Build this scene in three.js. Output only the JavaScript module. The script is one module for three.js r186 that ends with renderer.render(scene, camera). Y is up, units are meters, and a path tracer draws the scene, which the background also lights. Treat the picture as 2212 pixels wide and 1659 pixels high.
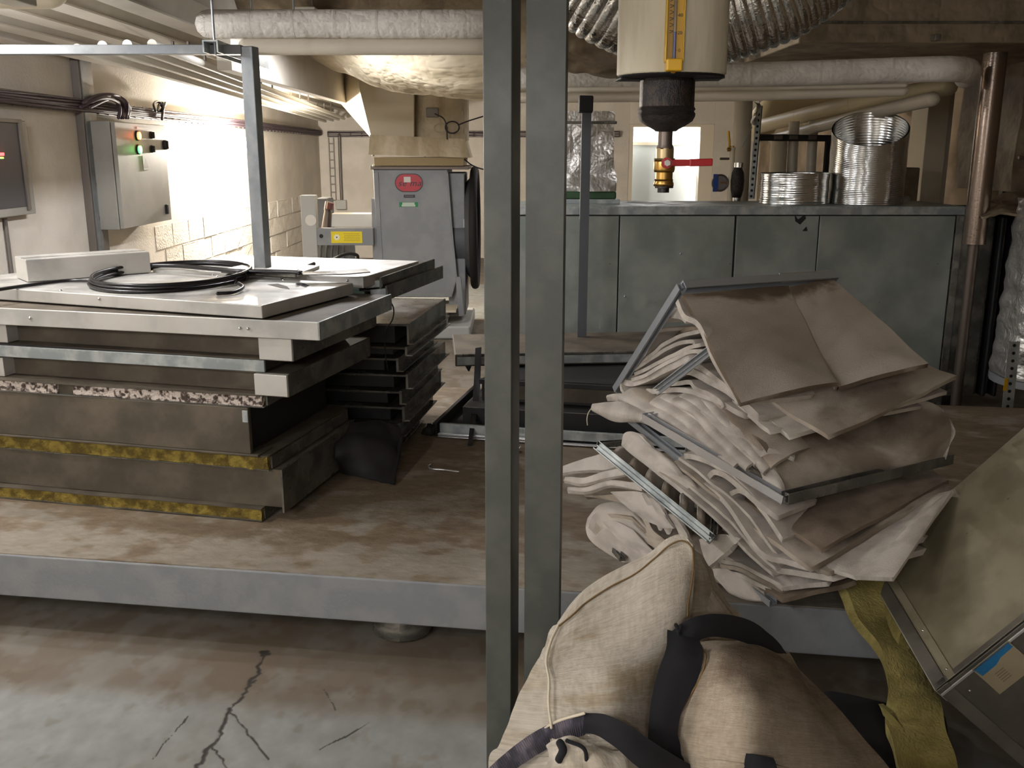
import * as THREE from 'three';
import { RoundedBoxGeometry } from 'three/addons/geometries/RoundedBoxGeometry.js';
import { ConvexGeometry } from 'three/addons/geometries/ConvexGeometry.js';
import { mergeGeometries, mergeVertices, toCreasedNormals } from 'three/addons/utils/BufferGeometryUtils.js';
import { ImprovedNoise } from 'three/addons/math/ImprovedNoise.js';
import { RectAreaLightUniformsLib } from 'three/addons/lights/RectAreaLightUniformsLib.js';

// ---------- camera, exposure, light ----------
const scene = new THREE.Scene();
scene.background = new THREE.Color(0x000000);
const rad = (a) => (a * Math.PI) / 180, TILT = rad(13.7), EYE = new THREE.Vector3(0, 1.55, 0);
const camera = new THREE.PerspectiveCamera(43.8, 2212 / 1659, 0.05, 60);
camera.position.copy(EYE); camera.rotation.x = -TILT;
const renderer = new THREE.WebGLRenderer({ antialias: true });
renderer.toneMapping = THREE.LinearToneMapping;
renderer.toneMappingExposure = 1.0;
renderer.shadowMap.enabled = true;
RectAreaLightUniformsLib.init();
const LIGHT = { wallGlobe: 26, batten: 2.6, backBatten: 4.2, fillBatten: 2.2, addedMidBatten: 140, addedRearBatten: 55, corridor: 15, warm: 0xfff5e8, tube: 0xf6f6fa, cool: 0xe9f2ff };

// ---------- measuring: a sight line through the 2212 x 1659 frame, met with a plane ----------
const V = (x, y, z) => new THREE.Vector3(x, y, z);
const FPX = 829.5 / Math.tan(rad(21.9));
function sight(px, py) { const b = 829.5 - py, c = -FPX; return V(px - 1106, b * Math.cos(TILT) + c * Math.sin(TILT), -b * Math.sin(TILT) + c * Math.cos(TILT)); }
const Z = (px, py, d) => { const r = sight(px, py); return r.multiplyScalar(-d / r.z).add(EYE); };
const Y = (px, py, h) => { const r = sight(px, py); return r.multiplyScalar((h - EYE.y) / r.y).add(EYE); };
const XW = (px, py, x) => { const r = sight(px, py); return r.multiplyScalar(x / r.x).add(EYE); };

// ---------- seeded noise ----------
let seed = 7; const rnd = () => { seed = (seed * 1664525 + 1013904223) >>> 0; return seed / 4294967296; };
const rr = (a, b) => a + (b - a) * rnd();
const PN = new ImprovedNoise();
const hash = (x, y, s) => { let h = (x * 374761393 + y * 668265263 + s * 974634777) | 0; h = Math.imul(h ^ (h >>> 13), 1274126177); return ((h ^ (h >>> 16)) >>> 0) / 4294967295; };
function vn(u, v, p, s) { // periodic value noise, p cells across
  const x = u * p, y = v * p, x0 = Math.floor(x), y0 = Math.floor(y), fx = x - x0, fy = y - y0, a = fx * fx * (3 - 2 * fx), b = fy * fy * (3 - 2 * fy);
  const m = (q) => ((q % p) + p) % p, h = (i, j) => hash(m(i), m(j), s);
  return (h(x0, y0) * (1 - a) + h(x0 + 1, y0) * a) * (1 - b) + (h(x0, y0 + 1) * (1 - a) + h(x0 + 1, y0 + 1) * a) * b;
}
function fbm(u, v, p, o, s) { let t = 0, a = 0.5, n = 0; for (let i = 0; i < o; i++) { t += a * vn(u, v, p, s + i); n += a; a *= 0.55; p *= 2; } return t / n; }
const clamp = THREE.MathUtils.clamp, lerp = THREE.MathUtils.lerp, smooth = (a, b, x) => THREE.MathUtils.smoothstep(x, a, b);
const mix3 = (a, b, t) => [0, 1, 2].map((i) => lerp(a[i], b[i], t));
function tex(size, fn, color = true, w = size) {
  const data = new Uint8Array(w * size * 4);
  for (let j = 0; j < size; j++) for (let i = 0; i < w; i++) {
    const c = fn((i + 0.5) / w, (j + 0.5) / size), o = (j * w + i) * 4;
    for (let k = 0; k < 3; k++) data[o + k] = clamp(Array.isArray(c) ? c[k] : c, 0, 255);
    data[o + 3] = 255;
  }
  const t = new THREE.DataTexture(data, w, size, THREE.RGBAFormat);
  t.wrapS = t.wrapT = THREE.RepeatWrapping; t.magFilter = THREE.LinearFilter; t.minFilter = THREE.LinearMipmapLinearFilter; t.needsUpdate = true;
  if (color) t.colorSpace = THREE.SRGBColorSpace;
  return t;
}
const rep = (t, x, y = x) => { const c = t.clone(); c.repeat.set(x, y); c.needsUpdate = true; return c; };
function canvasTex(w, h, draw) {
  const c = document.createElement('canvas'); c.width = w; c.height = h; draw(c.getContext('2d'), w, h);
  const t = new THREE.CanvasTexture(c); t.colorSpace = THREE.SRGBColorSpace; return t;
}

// ---------- materials ----------
const mottled = (a, b, p, s, o = 5, lo = 0.3, hi = 0.7) => tex(512, (u, v) => mix3(a, b, smooth(lo, hi, fbm(u, v, p, o, s))));
const T = {};
T.grain = tex(512, (u, v) => 128 + 110 * (fbm(u, v, 64, 3, 5) - 0.5), false);
T.weave = tex(256, (u, v) => 128 + 55 * Math.sin(u * 2 * Math.PI * 32) * Math.sin(v * 2 * Math.PI * 32) + 60 * (vn(u, v, 128, 3) - 0.5), false);
T.rough = tex(512, (u, v) => 255 * (0.5 + 0.7 * (fbm(u, v, 10, 5, 9) - 0.5)), false);
T.crumple = tex(512, (u, v) => { let m = 0; for (let k = 0; k < 3; k++) { const q = fbm(u, v, 9 * (k + 1), 2, 40 + k * 7); m += Math.abs(q - 0.5) * 2 / (k + 1); } return 255 * clamp(m, 0, 1); }, false);
T.ribs = tex(256, (u, v) => 128 + 90 * Math.sin(u * 2 * Math.PI * 16) + 50 * (vn(u, v, 32, 8) - 0.5), false);
const std = (color, roughness, metalness = 0, x = {}) => new THREE.MeshStandardMaterial({ color, roughness, metalness, ...x });
const phy = (color, roughness, metalness = 0, x = {}) => new THREE.MeshPhysicalMaterial({ color, roughness, metalness, ...x });
const W1 = 0xffffff;
const M = {
  wall: std(W1, 0.85, 0, { map: rep(mottled([212, 205, 193], [226, 219, 208], 6, 11), 0.5), bumpMap: rep(T.grain, 1.5), bumpScale: 0.004 }),
  block: std(W1, 0.9, 0, { map: rep(mottled([212, 205, 193], [226, 219, 208], 8, 12), 1), bumpMap: rep(T.grain, 1.2), bumpScale: 0.012 }),
  ceil: std(W1, 0.85, 0, { map: rep(mottled([204, 197, 184], [218, 211, 199], 5, 13), 0.5) }),
  wallBrown: std(W1, 0.9, 0, { map: rep(mottled([120, 104, 84], [150, 132, 108], 6, 15), 0.6) }),
  steelPaint: std(W1, 0.5, 0.15, { map: rep(mottled([78, 80, 74], [90, 91, 84], 9, 16, 5, 0.3, 0.8), 1.6), bumpMap: rep(T.grain, 3), bumpScale: 0.0006 }),
  framePaint: std(W1, 0.5, 0.1, { map: rep(mottled([112, 116, 118], [130, 132, 132], 9, 17), 2) }),
  plinthTop: null, floor: null,
  plinth: std(W1, 0.75, 0, { map: rep(mottled([130, 132, 133], [140, 141, 140], 14, 18), 1), bumpMap: rep(T.grain, 2), bumpScale: 0.002 }),
  galv: std(W1, 1, 0.5, { map: rep(mottled([150, 156, 156], [186, 190, 186], 14, 19), 1.4), roughnessMap: rep(T.rough, 1.1) }),
  galvDark: std(W1, 0.55, 0.35, { map: rep(mottled([86, 84, 78], [120, 116, 106], 10, 20), 1.2), roughnessMap: rep(T.rough, 1.3) }),
  unitSheet: std(W1, 1, 0.35, { map: rep(mottled([132, 138, 132], [160, 164, 156], 6, 21, 6, 0.2, 0.8), 0.8), roughnessMap: rep(T.rough, 1.3) }),
  sheetPale: std(W1, 1, 0.55, { map: rep(mottled([176, 174, 168], [200, 196, 188], 7, 22), 1), roughnessMap: rep(T.rough, 0.9) }),
  brownSheet: std(W1, 0.7, 0.2, { map: rep(mottled([76, 68, 56], [102, 92, 77], 8, 23, 6, 0.2, 0.8), 1.2), bumpMap: rep(T.grain, 2), bumpScale: 0.001 }),
  blackSheet: std(0x2b2a2a, 0.5, 0.4),
  zinc: std(0xb4b8bc, 0.4, 0.6, { bumpMap: rep(T.grain, 2), bumpScale: 0.0004 }),
  bright: std(0xe2e2e2, 0.22, 0.75),
  chrome: std(0xe8e8e8, 0.15, 1),
  felt: phy(W1, 0.95, 0, { map: rep(mottled([176, 166, 155], [200, 191, 179], 7, 24, 6), 2.5), bumpMap: rep(T.grain, 9), bumpScale: 0.002, sheen: 0.25, sheenRoughness: 0.8, sheenColor: new THREE.Color(0xfff4e6) }),
  feltHem: phy(W1, 0.95, 0, { map: (() => { const t = tex(512, (u, v) => { const n = fbm(u, v, 7, 6, 71), e = v + (fbm(u, v, 9, 5, 72) - 0.5) * 0.22; return mix3(mix3([166, 154, 140], [190, 179, 165], n), mix3([70, 56, 42], [112, 95, 76], n), clamp(1 - smooth(0.0, 0.14, e), 0, 0.85)); }); t.repeat.set(1.7, 1.7); t.wrapS = t.wrapT = THREE.MirroredRepeatWrapping; return t; })(), bumpMap: rep(T.grain, 9), bumpScale: 0.002 }),
  feltDusty: phy(W1, 0.95, 0, { map: rep(mottled([130, 116, 100], [178, 166, 150], 4, 25, 6, 0.3, 0.68), 1.8), bumpMap: rep(T.grain, 9), bumpScale: 0.002 }),
  feltBrown: phy(W1, 0.95, 0, { map: rep(mottled([108, 93, 77], [138, 122, 104], 4, 26, 6), 1.8), bumpMap: rep(T.grain, 9), bumpScale: 0.002 }),
  canvas: std(W1, 0.9, 0, { map: rep(tex(1024, (u, v) => { const s = smooth(0.45, 0.75, fbm(u, v, 5, 5, 60)), w = 30 * (fbm(u * 0.25, v, 200, 2, 62) - 0.5) + 22 * (fbm(u, v * 0.15, 160, 2, 63) - 0.5); return mix3([178 + w, 168 + w, 152 + w], [140 + w, 123 + w, 95 + w], s * 0.75); }), 1.6), bumpMap: rep(T.grain, 5), bumpScale: 0.0016 }),
  canvasDirty: std(W1, 0.95, 0, { map: rep(tex(1024, (u, v) => { const s = smooth(0.35, 0.75, fbm(u, v, 4, 5, 64)), w = 26 * (fbm(u * 0.25, v, 200, 2, 65) - 0.5) + 18 * (fbm(u, v * 0.15, 160, 2, 66) - 0.5); return mix3([154 + w, 140 + w, 120 + w], [98 + w, 82 + w, 65 + w], s); }), 1.4), bumpMap: rep(T.grain, 5), bumpScale: 0.0016 }),
  strap: std(0x121114, 0.95),
  strapLit: std(W1, 0.8, 0, { map: rep(mottled([46, 42, 52], [104, 96, 104], 6, 66, 5), 6), bumpMap: rep(T.ribs, 7), bumpScale: 0.005 }),  // lit half of the black strap, lightened by colour
  thread: std(0x6b5330, 0.9), threadPale: std(0xc9bda6, 0.9),
  woolYellow: std(W1, 1, 0, { map: rep(mottled([96, 80, 30], [150, 130, 58], 26, 67, 5), 1.3), bumpMap: rep(T.grain, 3), bumpScale: 0.012 }),
  woolSheet: std(W1, 1, 0, { map: rep(mottled([122, 110, 58], [160, 146, 86], 8, 69, 6), 1.6), bumpMap: rep(T.grain, 3), bumpScale: 0.006 }),
  woolWhite: std(W1, 1, 0, { map: rep(tex(512, (u, v) => { const n = fbm(u, v, 70, 3, 68); return mix3([74, 62, 54], [216, 202, 190], smooth(0.3, 0.62, n)); }), 1.2), bumpMap: rep(T.grain, 3), bumpScale: 0.014 }),
  wrap: std(W1, 0.75, 0, { map: rep(mottled([206, 200, 190], [222, 216, 206], 12, 27), 1), bumpMap: rep(T.crumple, 2), bumpScale: 0.004 }),
  pvc: std(0xcfc5b2, 0.45), pvcYellow: std(0xc9bb98, 0.5),
  ductCloth: std(W1, 0.8, 0, { map: rep(tex(512, (u, v) => mix3([196, 180, 148], [222, 208, 180], smooth(0.3, 0.7, fbm(u, v * 0.25, 10, 5, 28)))), 0.8), bumpMap: rep(T.crumple, 0.9), bumpScale: 0.012 }),
  ductBand: std(0xa8946c, 0.7), cream: std(0xd8ccb2, 0.6), riser: std(W1, 0.6, 0, { map: rep(mottled([186, 176, 152], [198, 188, 164], 12, 70), 3) }),
  foil: std(0xdad7d2, 0.36, 0.85, { bumpMap: rep(T.crumple, 2), bumpScale: 0.004 }),
  flexAlu: std(0xd2d3d1, 0.17, 0.97),
  flexFoil: std(0xc4c1bb, 0.2, 1, { bumpMap: rep(T.crumple, 6), bumpScale: 0.0015 }),
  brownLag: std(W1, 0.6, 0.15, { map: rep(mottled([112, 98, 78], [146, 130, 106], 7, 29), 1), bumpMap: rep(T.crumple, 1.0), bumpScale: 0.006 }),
  clad: std(0x8d7d70, 0.26, 0.8, { bumpMap: rep(T.grain, 2), bumpScale: 0.001 }),
  fanGrey: std(W1, 0.5, 0.05, { map: rep(mottled([140, 143, 144], [152, 154, 154], 8, 30), 1) }),
  paleGrey: std(0xb9b9b4, 0.5), white: std(0xe4e0d6, 0.55),
  rubber: std(0x1d1a18, 0.75), black: std(0x121112, 0.6), blackIron: std(W1, 0.4, 0.35, { map: rep(mottled([22, 20, 20], [58, 46, 38], 10, 31), 5), bumpMap: rep(T.grain, 5), bumpScale: 0.002 }),
  brass: std(0xb08a4a, 0.3, 0.95), brassDull: std(0xa99570, 0.38, 0.85), iron: std(0x6a5f56, 0.45, 0.8),
  red: phy(0x9c1017, 0.35, 0, { clearcoat: 0.5, clearcoatRoughness: 0.2 }), yellowPaint: std(0xd7a51e, 0.4, 0.1), yellowPlate: std(0xc79f2a, 0.4, 0.2),
  cable: std(0x4d3f46, 0.6), cableDark: std(0x141012, 0.32), conduitRed: std(0x6e4038, 0.6), trayGrey: std(0x7c756f, 0.5, 0.4),
  cabinet: std(W1, 0.5, 0.05, { map: rep(mottled([152, 150, 142], [162, 159, 151], 6, 32), 1) }),
  darkGlass: std(0x4a484c, 0.5),
  doorBlue: std(0xdfe8ec, 0.5), jamb: std(0xe6dcc8, 0.6), blue: std(0x1f4796, 0.5), green: std(0x2c4a2c, 0.5), motorGrey: std(0x55575a, 0.55, 0.2), motorGreen: std(0x16302a, 0.6),
  tan: std(W1, 1, 0.12, { map: rep(mottled([128, 119, 96], [146, 137, 113], 8, 33), 1.5), roughnessMap: rep(T.rough, 1) }),
  endSheet: std(W1, 1, 0.45, { map: rep(mottled([98, 94, 84], [116, 110, 98], 8, 34), 1.5), roughnessMap: rep(T.rough, 1) }),
};
const glow = (c, k) => new THREE.MeshStandardMaterial({ color: 0xffffff, emissive: c, emissiveIntensity: k, roughness: 0.4 });

// ---------- naming ----------
const used = {};
const numbered = (n) => { const k = (used[n] = (used[n] ?? -1) + 1); return k ? n + '_' + String(k).padStart(3, '0') : n; };
function tag(o, label, category, group, kind) { if (label) o.userData.label = label; if (category) o.userData.category = category; if (group) o.userData.group = group; if (kind) o.userData.kind = kind; return o; }
function mesh(name, geo, mat) {
  const m = new THREE.Mesh(Array.isArray(geo) ? join(geo) : geo, mat); m.name = name; m.castShadow = m.receiveShadow = true; return m;
}
const things = [];
function thing(name, label, category, group) { const g = new THREE.Group(); g.name = numbered(name); scene.add(g); things.push(g); return tag(g, label, category, group); }
function part(parent, name, geo, mat, label) { const m = mesh(name, geo, mat); if (label) m.userData.label = label; parent.add(m); return m; }
function solo(name, geo, mat, label, category, group) { const m = mesh(numbered(name), geo, mat); scene.add(m); seat(m, true); return tag(m, label, category, group); }
function struct(name, geo, mat) { const m = mesh(name, geo, mat); scene.add(m); return tag(m, null, null, null, 'structure'); }
// a thing's origin goes to its base; its parts were measured in the room
function seat(o, own) {
  const b = new THREE.Box3().setFromObject(o), p = V((b.min.x + b.max.x) / 2, b.min.y, (b.min.z + b.max.z) / 2);
  if (own) { o.geometry.translate(-p.x, -p.y, -p.z); o.position.copy(p); } else { o.position.copy(p); for (const c of o.children) c.position.sub(p); }
}
function copyOf(o, delta, turn, label) { const c = o.clone(); c.name = numbered(o.name.replace(/_\d+$/, '')); c.position.add(delta); c.rotation.y += turn; c.userData = { ...o.userData, label }; scene.add(c); return c; }

// ---------- shapes ----------
function join(list) {
  const gs = list.map((g) => { let q = g.index ? g.toNonIndexed() : g; for (const k of Object.keys(q.attributes)) if (!['position', 'normal', 'uv'].includes(k)) q.deleteAttribute(k); return q; });
  return gs.length === 1 ? gs[0] : mergeGeometries(gs);
}
function uvMetres(g) { // each face laid out in metres across its own main axis, in the shape's own axes
  if (g.index) g = g.toNonIndexed();
  const p = g.attributes.position, uv = new Float32Array(p.count * 2), a = V(), b = V(), c = V(), n = V();
  for (let i = 0; i < p.count; i += 3) {
    a.fromBufferAttribute(p, i); b.fromBufferAttribute(p, i + 1); c.fromBufferAttribute(p, i + 2);
    n.crossVectors(V().subVectors(b, a), V().subVectors(c, a));
    const ax = Math.abs(n.x), ay = Math.abs(n.y), az = Math.abs(n.z);
    [a, b, c].forEach((q, k) => { const s = ax >= ay && ax >= az ? [q.z, q.y] : ay >= az ? [q.x, q.z] : [q.x, q.y]; uv[(i + k) * 2] = s[0] + 0.37; uv[(i + k) * 2 + 1] = s[1] + 0.21; });
  }
  g.setAttribute('uv', new THREE.BufferAttribute(uv, 2)); return g;
}
const basis = (x, y, z, o) => new THREE.Matrix4().makeBasis(x, y, z).setPosition(o);
function rbox(sx, sy, sz, r = 0.003, seg = 1) { r = Math.min(r, sx / 2.1, sy / 2.1, sz / 2.1); return uvMetres(new RoundedBoxGeometry(sx, sy, sz, seg, r)); }
const box = (cx, cy, cz, sx, sy, sz, r) => rbox(sx, sy, sz, r).translate(cx, cy, cz);
const box2 = (x0, x1, y0, y1, z0, z1, r) => box((x0 + x1) / 2, (y0 + y1) / 2, (z0 + z1) / 2, Math.abs(x1 - x0), Math.abs(y1 - y0), Math.abs(z1 - z0), r);
function obox(c, ex, ey, sx, sy, sz, r) { const x = ex.clone().normalize(), z = V().crossVectors(x, ey).normalize(), y = V().crossVectors(z, x); return rbox(sx, sy, sz, r).applyMatrix4(basis(x, y, z, c)); }
function ybox(c, yaw, sx, sy, sz, r) { return rbox(sx, sy, sz, r).rotateY(yaw).translate(c.x, c.y, c.z); }
// a bar from A to B, w across and t along up
function bar(A, B, w, t, up = V(0, 1, 0), r = 0.003) { const d = V().subVectors(B, A), l = d.length(); d.normalize(); const s = V().crossVectors(up, d).normalize(), u = V().crossVectors(d, s); return rbox(w, t, l, r).applyMatrix4(basis(s, u, d.clone(), V().addVectors(A, B).multiplyScalar(0.5))); }
// a profile [[x, y] ...] drawn along A to B; x across, y along up
function run(A, B, pts, up = V(0, 1, 0)) {
  const d = V().subVectors(B, A), l = d.length(); d.normalize(); const s = V().crossVectors(up, d).normalize(), u = V().crossVectors(d, s);
  const g = new THREE.ExtrudeGeometry(new THREE.Shape(pts.map(([x, y]) => new THREE.Vector2(x, y))), { depth: l, bevelEnabled: false });
  return uvMetres(g).applyMatrix4(basis(s, u, d.clone(), A));
}
const Uprof = (w, h, t) => [[-w / 2, 0], [w / 2, 0], [w / 2, h], [w / 2 - t, h], [w / 2 - t, t], [-w / 2 + t, t], [-w / 2 + t, h], [-w / 2, h]];
function cyl(A, B, r0, r1 = r0, seg = 24, open = false) {
  const d = V().subVectors(B, A), l = d.length(), g = new THREE.CylinderGeometry(r1, r0, l, seg, 1, open);
  const uv = g.attributes.uv; for (let i = 0; i < uv.count; i++) uv.setXY(i, uv.getX(i) * 2 * Math.PI * Math.max(r0, 0.01), uv.getY(i) * l);
  return g.applyQuaternion(new THREE.Quaternion().setFromUnitVectors(V(0, 1, 0), d.normalize())).translate((A.x + B.x) / 2, (A.y + B.y) / 2, (A.z + B.z) / 2);
}
function tube(pts, r, n = 40, seg = 10, closed = false) {
  const c = new THREE.CatmullRomCurve3(pts, closed, 'centripetal'), g = new THREE.TubeGeometry(c, n, r, seg, closed), l = c.getLength(), uv = g.attributes.uv;
  for (let i = 0; i < uv.count; i++) uv.setXY(i, uv.getX(i) * l, uv.getY(i) * 2 * Math.PI * r);
  if (closed) return g;
  const a = pts[0], b = pts[pts.length - 1];
  return join([g, new THREE.SphereGeometry(r, seg, 6).translate(a.x, a.y, a.z), new THREE.SphereGeometry(r, seg, 6).translate(b.x, b.y, b.z)]);
}
// a round duct along a path whose radius follows f(metres along it)
function duct(pts, f, n, seg = 40, wobble = 0) {
  const c = new THREE.CatmullRomCurve3(pts, false, 'centripetal'), L = c.getLength(), fr = c.computeFrenetFrames(n, false), pos = [], uv = [], idx = [];
  for (let i = 0; i <= n; i++) {
    const p = c.getPointAt(i / n), s = (i / n) * L;
    for (let j = 0; j <= seg; j++) {
      const a = (j / seg) * 2 * Math.PI, r = f(s, a) * (1 + wobble * PN.noise(Math.cos(a) * 2 + 3, Math.sin(a) * 2 + 3, s * 14));
      const q = p.clone().addScaledVector(fr.normals[i], Math.cos(a) * r).addScaledVector(fr.binormals[i], Math.sin(a) * r);
      pos.push(q.x, q.y, q.z); uv.push((a * f(0, a)), s);
      if (i && j) { const k = i * (seg + 1) + j; idx.push(k, k - 1, k - seg - 2, k, k - seg - 2, k - seg - 1); }
    }
  }
  const g = new THREE.BufferGeometry(); g.setAttribute('position', new THREE.Float32BufferAttribute(pos, 3)); g.setAttribute('uv', new THREE.Float32BufferAttribute(uv, 2)); g.setIndex(idx); g.computeVertexNormals(); return g;
}
function lathe(pts, c, seg = 36) { return new THREE.LatheGeometry(pts.map(([r, y]) => new THREE.Vector2(r, y)), seg).translate(c.x, c.y, c.z); }
// a hull of two outlines (same count): frustum-like body
function loft(a, b) { return uvMetres(new ConvexGeometry([...a, ...b])); }
const cr = (p0, p1, p2, p3, t) => { const q = (a, b, c, d) => 0.5 * (2 * b + (c - a) * t + (2 * a - 5 * b + 4 * c - d) * t * t + (3 * b - a - 3 * c + d) * t * t * t); return V(q(p0.x, p1.x, p2.x, p3.x), q(p0.y, p1.y, p2.y, p3.y), q(p0.z, p1.z, p2.z, p3.z)); };
function along(list, n) {
  const out = [], L = list.length;
  for (let i = 0; i < L - 1; i++) for (let k = 0; k < n; k++) {
    const p1 = list[i], p2 = list[i + 1], p0 = list[i - 1] ?? p1.clone().multiplyScalar(2).sub(p2), p3 = list[i + 2] ?? p2.clone().multiplyScalar(2).sub(p1);
    out.push(cr(p0, p1, p2, p3, k / n));
  }
  out.push(list[L - 1].clone()); return out;
}
// cloth with a thickness: rows of points, smoothed, wrinkled, closed all round
function cloth(rows, { n = 6, t = 0.012, amp = 0, freq = 5, puff = 0, off = 0 } = {}) {
  const a = rows.map((r) => along(r, n)), C = a[0].length, cols = [];
  for (let c = 0; c < C; c++) cols.push(along(a.map((r) => r[c]), n));
  const R = cols[0].length, P = (r, c) => cols[clamp(c, 0, C - 1)][clamp(r, 0, R - 1)], top = [], bot = [], uv = [];
  const lu = cols[0][0].distanceTo(cols[C - 1][0]) + 0.001, lv = cols[0][0].distanceTo(cols[0][R - 1]) + 0.001;
  for (let r = 0; r < R; r++) for (let c = 0; c < C; c++) {
    const e1 = V().subVectors(P(r, c + 1), P(r, c - 1)), e2 = V().subVectors(P(r + 1, c), P(r - 1, c)), nn = V().crossVectors(e1, e2).normalize(), p = P(r, c).clone();
    const w = amp ? amp * (PN.noise(p.x * freq + off, p.y * freq, p.z * freq) + 0.5 * PN.noise(p.x * freq * 2.3, p.y * freq * 2.3 + off, p.z * freq * 2.3)) : 0;
    const u = c / (C - 1), v = r / (R - 1), bulge = puff * Math.sqrt(Math.max(0, Math.sin(Math.PI * u) * Math.sin(Math.PI * v)));
    top.push(p.clone().addScaledVector(nn, t / 2 + w + bulge)); bot.push(p.clone().addScaledVector(nn, -t / 2 + w - bulge)); uv.push(u * lu, v * lv);
  }
  const grid = (pts, flip) => {
    const g = new THREE.BufferGeometry(), idx = []; g.setAttribute('position', new THREE.Float32BufferAttribute(pts.flatMap((p) => [p.x, p.y, p.z]), 3)); g.setAttribute('uv', new THREE.Float32BufferAttribute(uv.slice(), 2));
    for (let r = 1; r < R; r++) for (let c = 1; c < C; c++) { const k = r * C + c, q = [k - C - 1, k - C, k, k - C - 1, k, k - 1]; idx.push(...(flip ? q : [q[0], q[2], q[1], q[3], q[5], q[4]])); }
    g.setIndex(idx); g.computeVertexNormals(); return g;
  };
  const ring = []; for (let c = 0; c < C; c++) ring.push(c); for (let r = 1; r < R; r++) ring.push(r * C + C - 1); for (let c = C - 2; c >= 0; c--) ring.push((R - 1) * C + c); for (let r = R - 2; r > 0; r--) ring.push(r * C);
  const sp = [], suv = [], si = []; ring.push(ring[0]);
  ring.forEach((k, i) => { const m = V().addVectors(top[k], bot[k]).multiplyScalar(0.5), a2 = top[k], b2 = bot[k]; sp.push(a2.x, a2.y, a2.z, b2.x, b2.y, b2.z); suv.push(i * 0.02, 0, i * 0.02, t); if (i) si.push(2 * i - 2, 2 * i, 2 * i + 1, 2 * i - 2, 2 * i + 1, 2 * i - 1); });
  const s = new THREE.BufferGeometry(); s.setAttribute('position', new THREE.Float32BufferAttribute(sp, 3)); s.setAttribute('uv', new THREE.Float32BufferAttribute(suv, 2)); s.setIndex(si); s.computeVertexNormals();
  return join([grid(top), grid(bot, true), s]);
}
const G = (rows) => rows.map((r) => r.map((q) => Z(...q)));
// a round-headed fixing
const knob = (p, r) => new THREE.SphereGeometry(r, 10, 6).translate(p.x, p.y, p.z);

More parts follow.
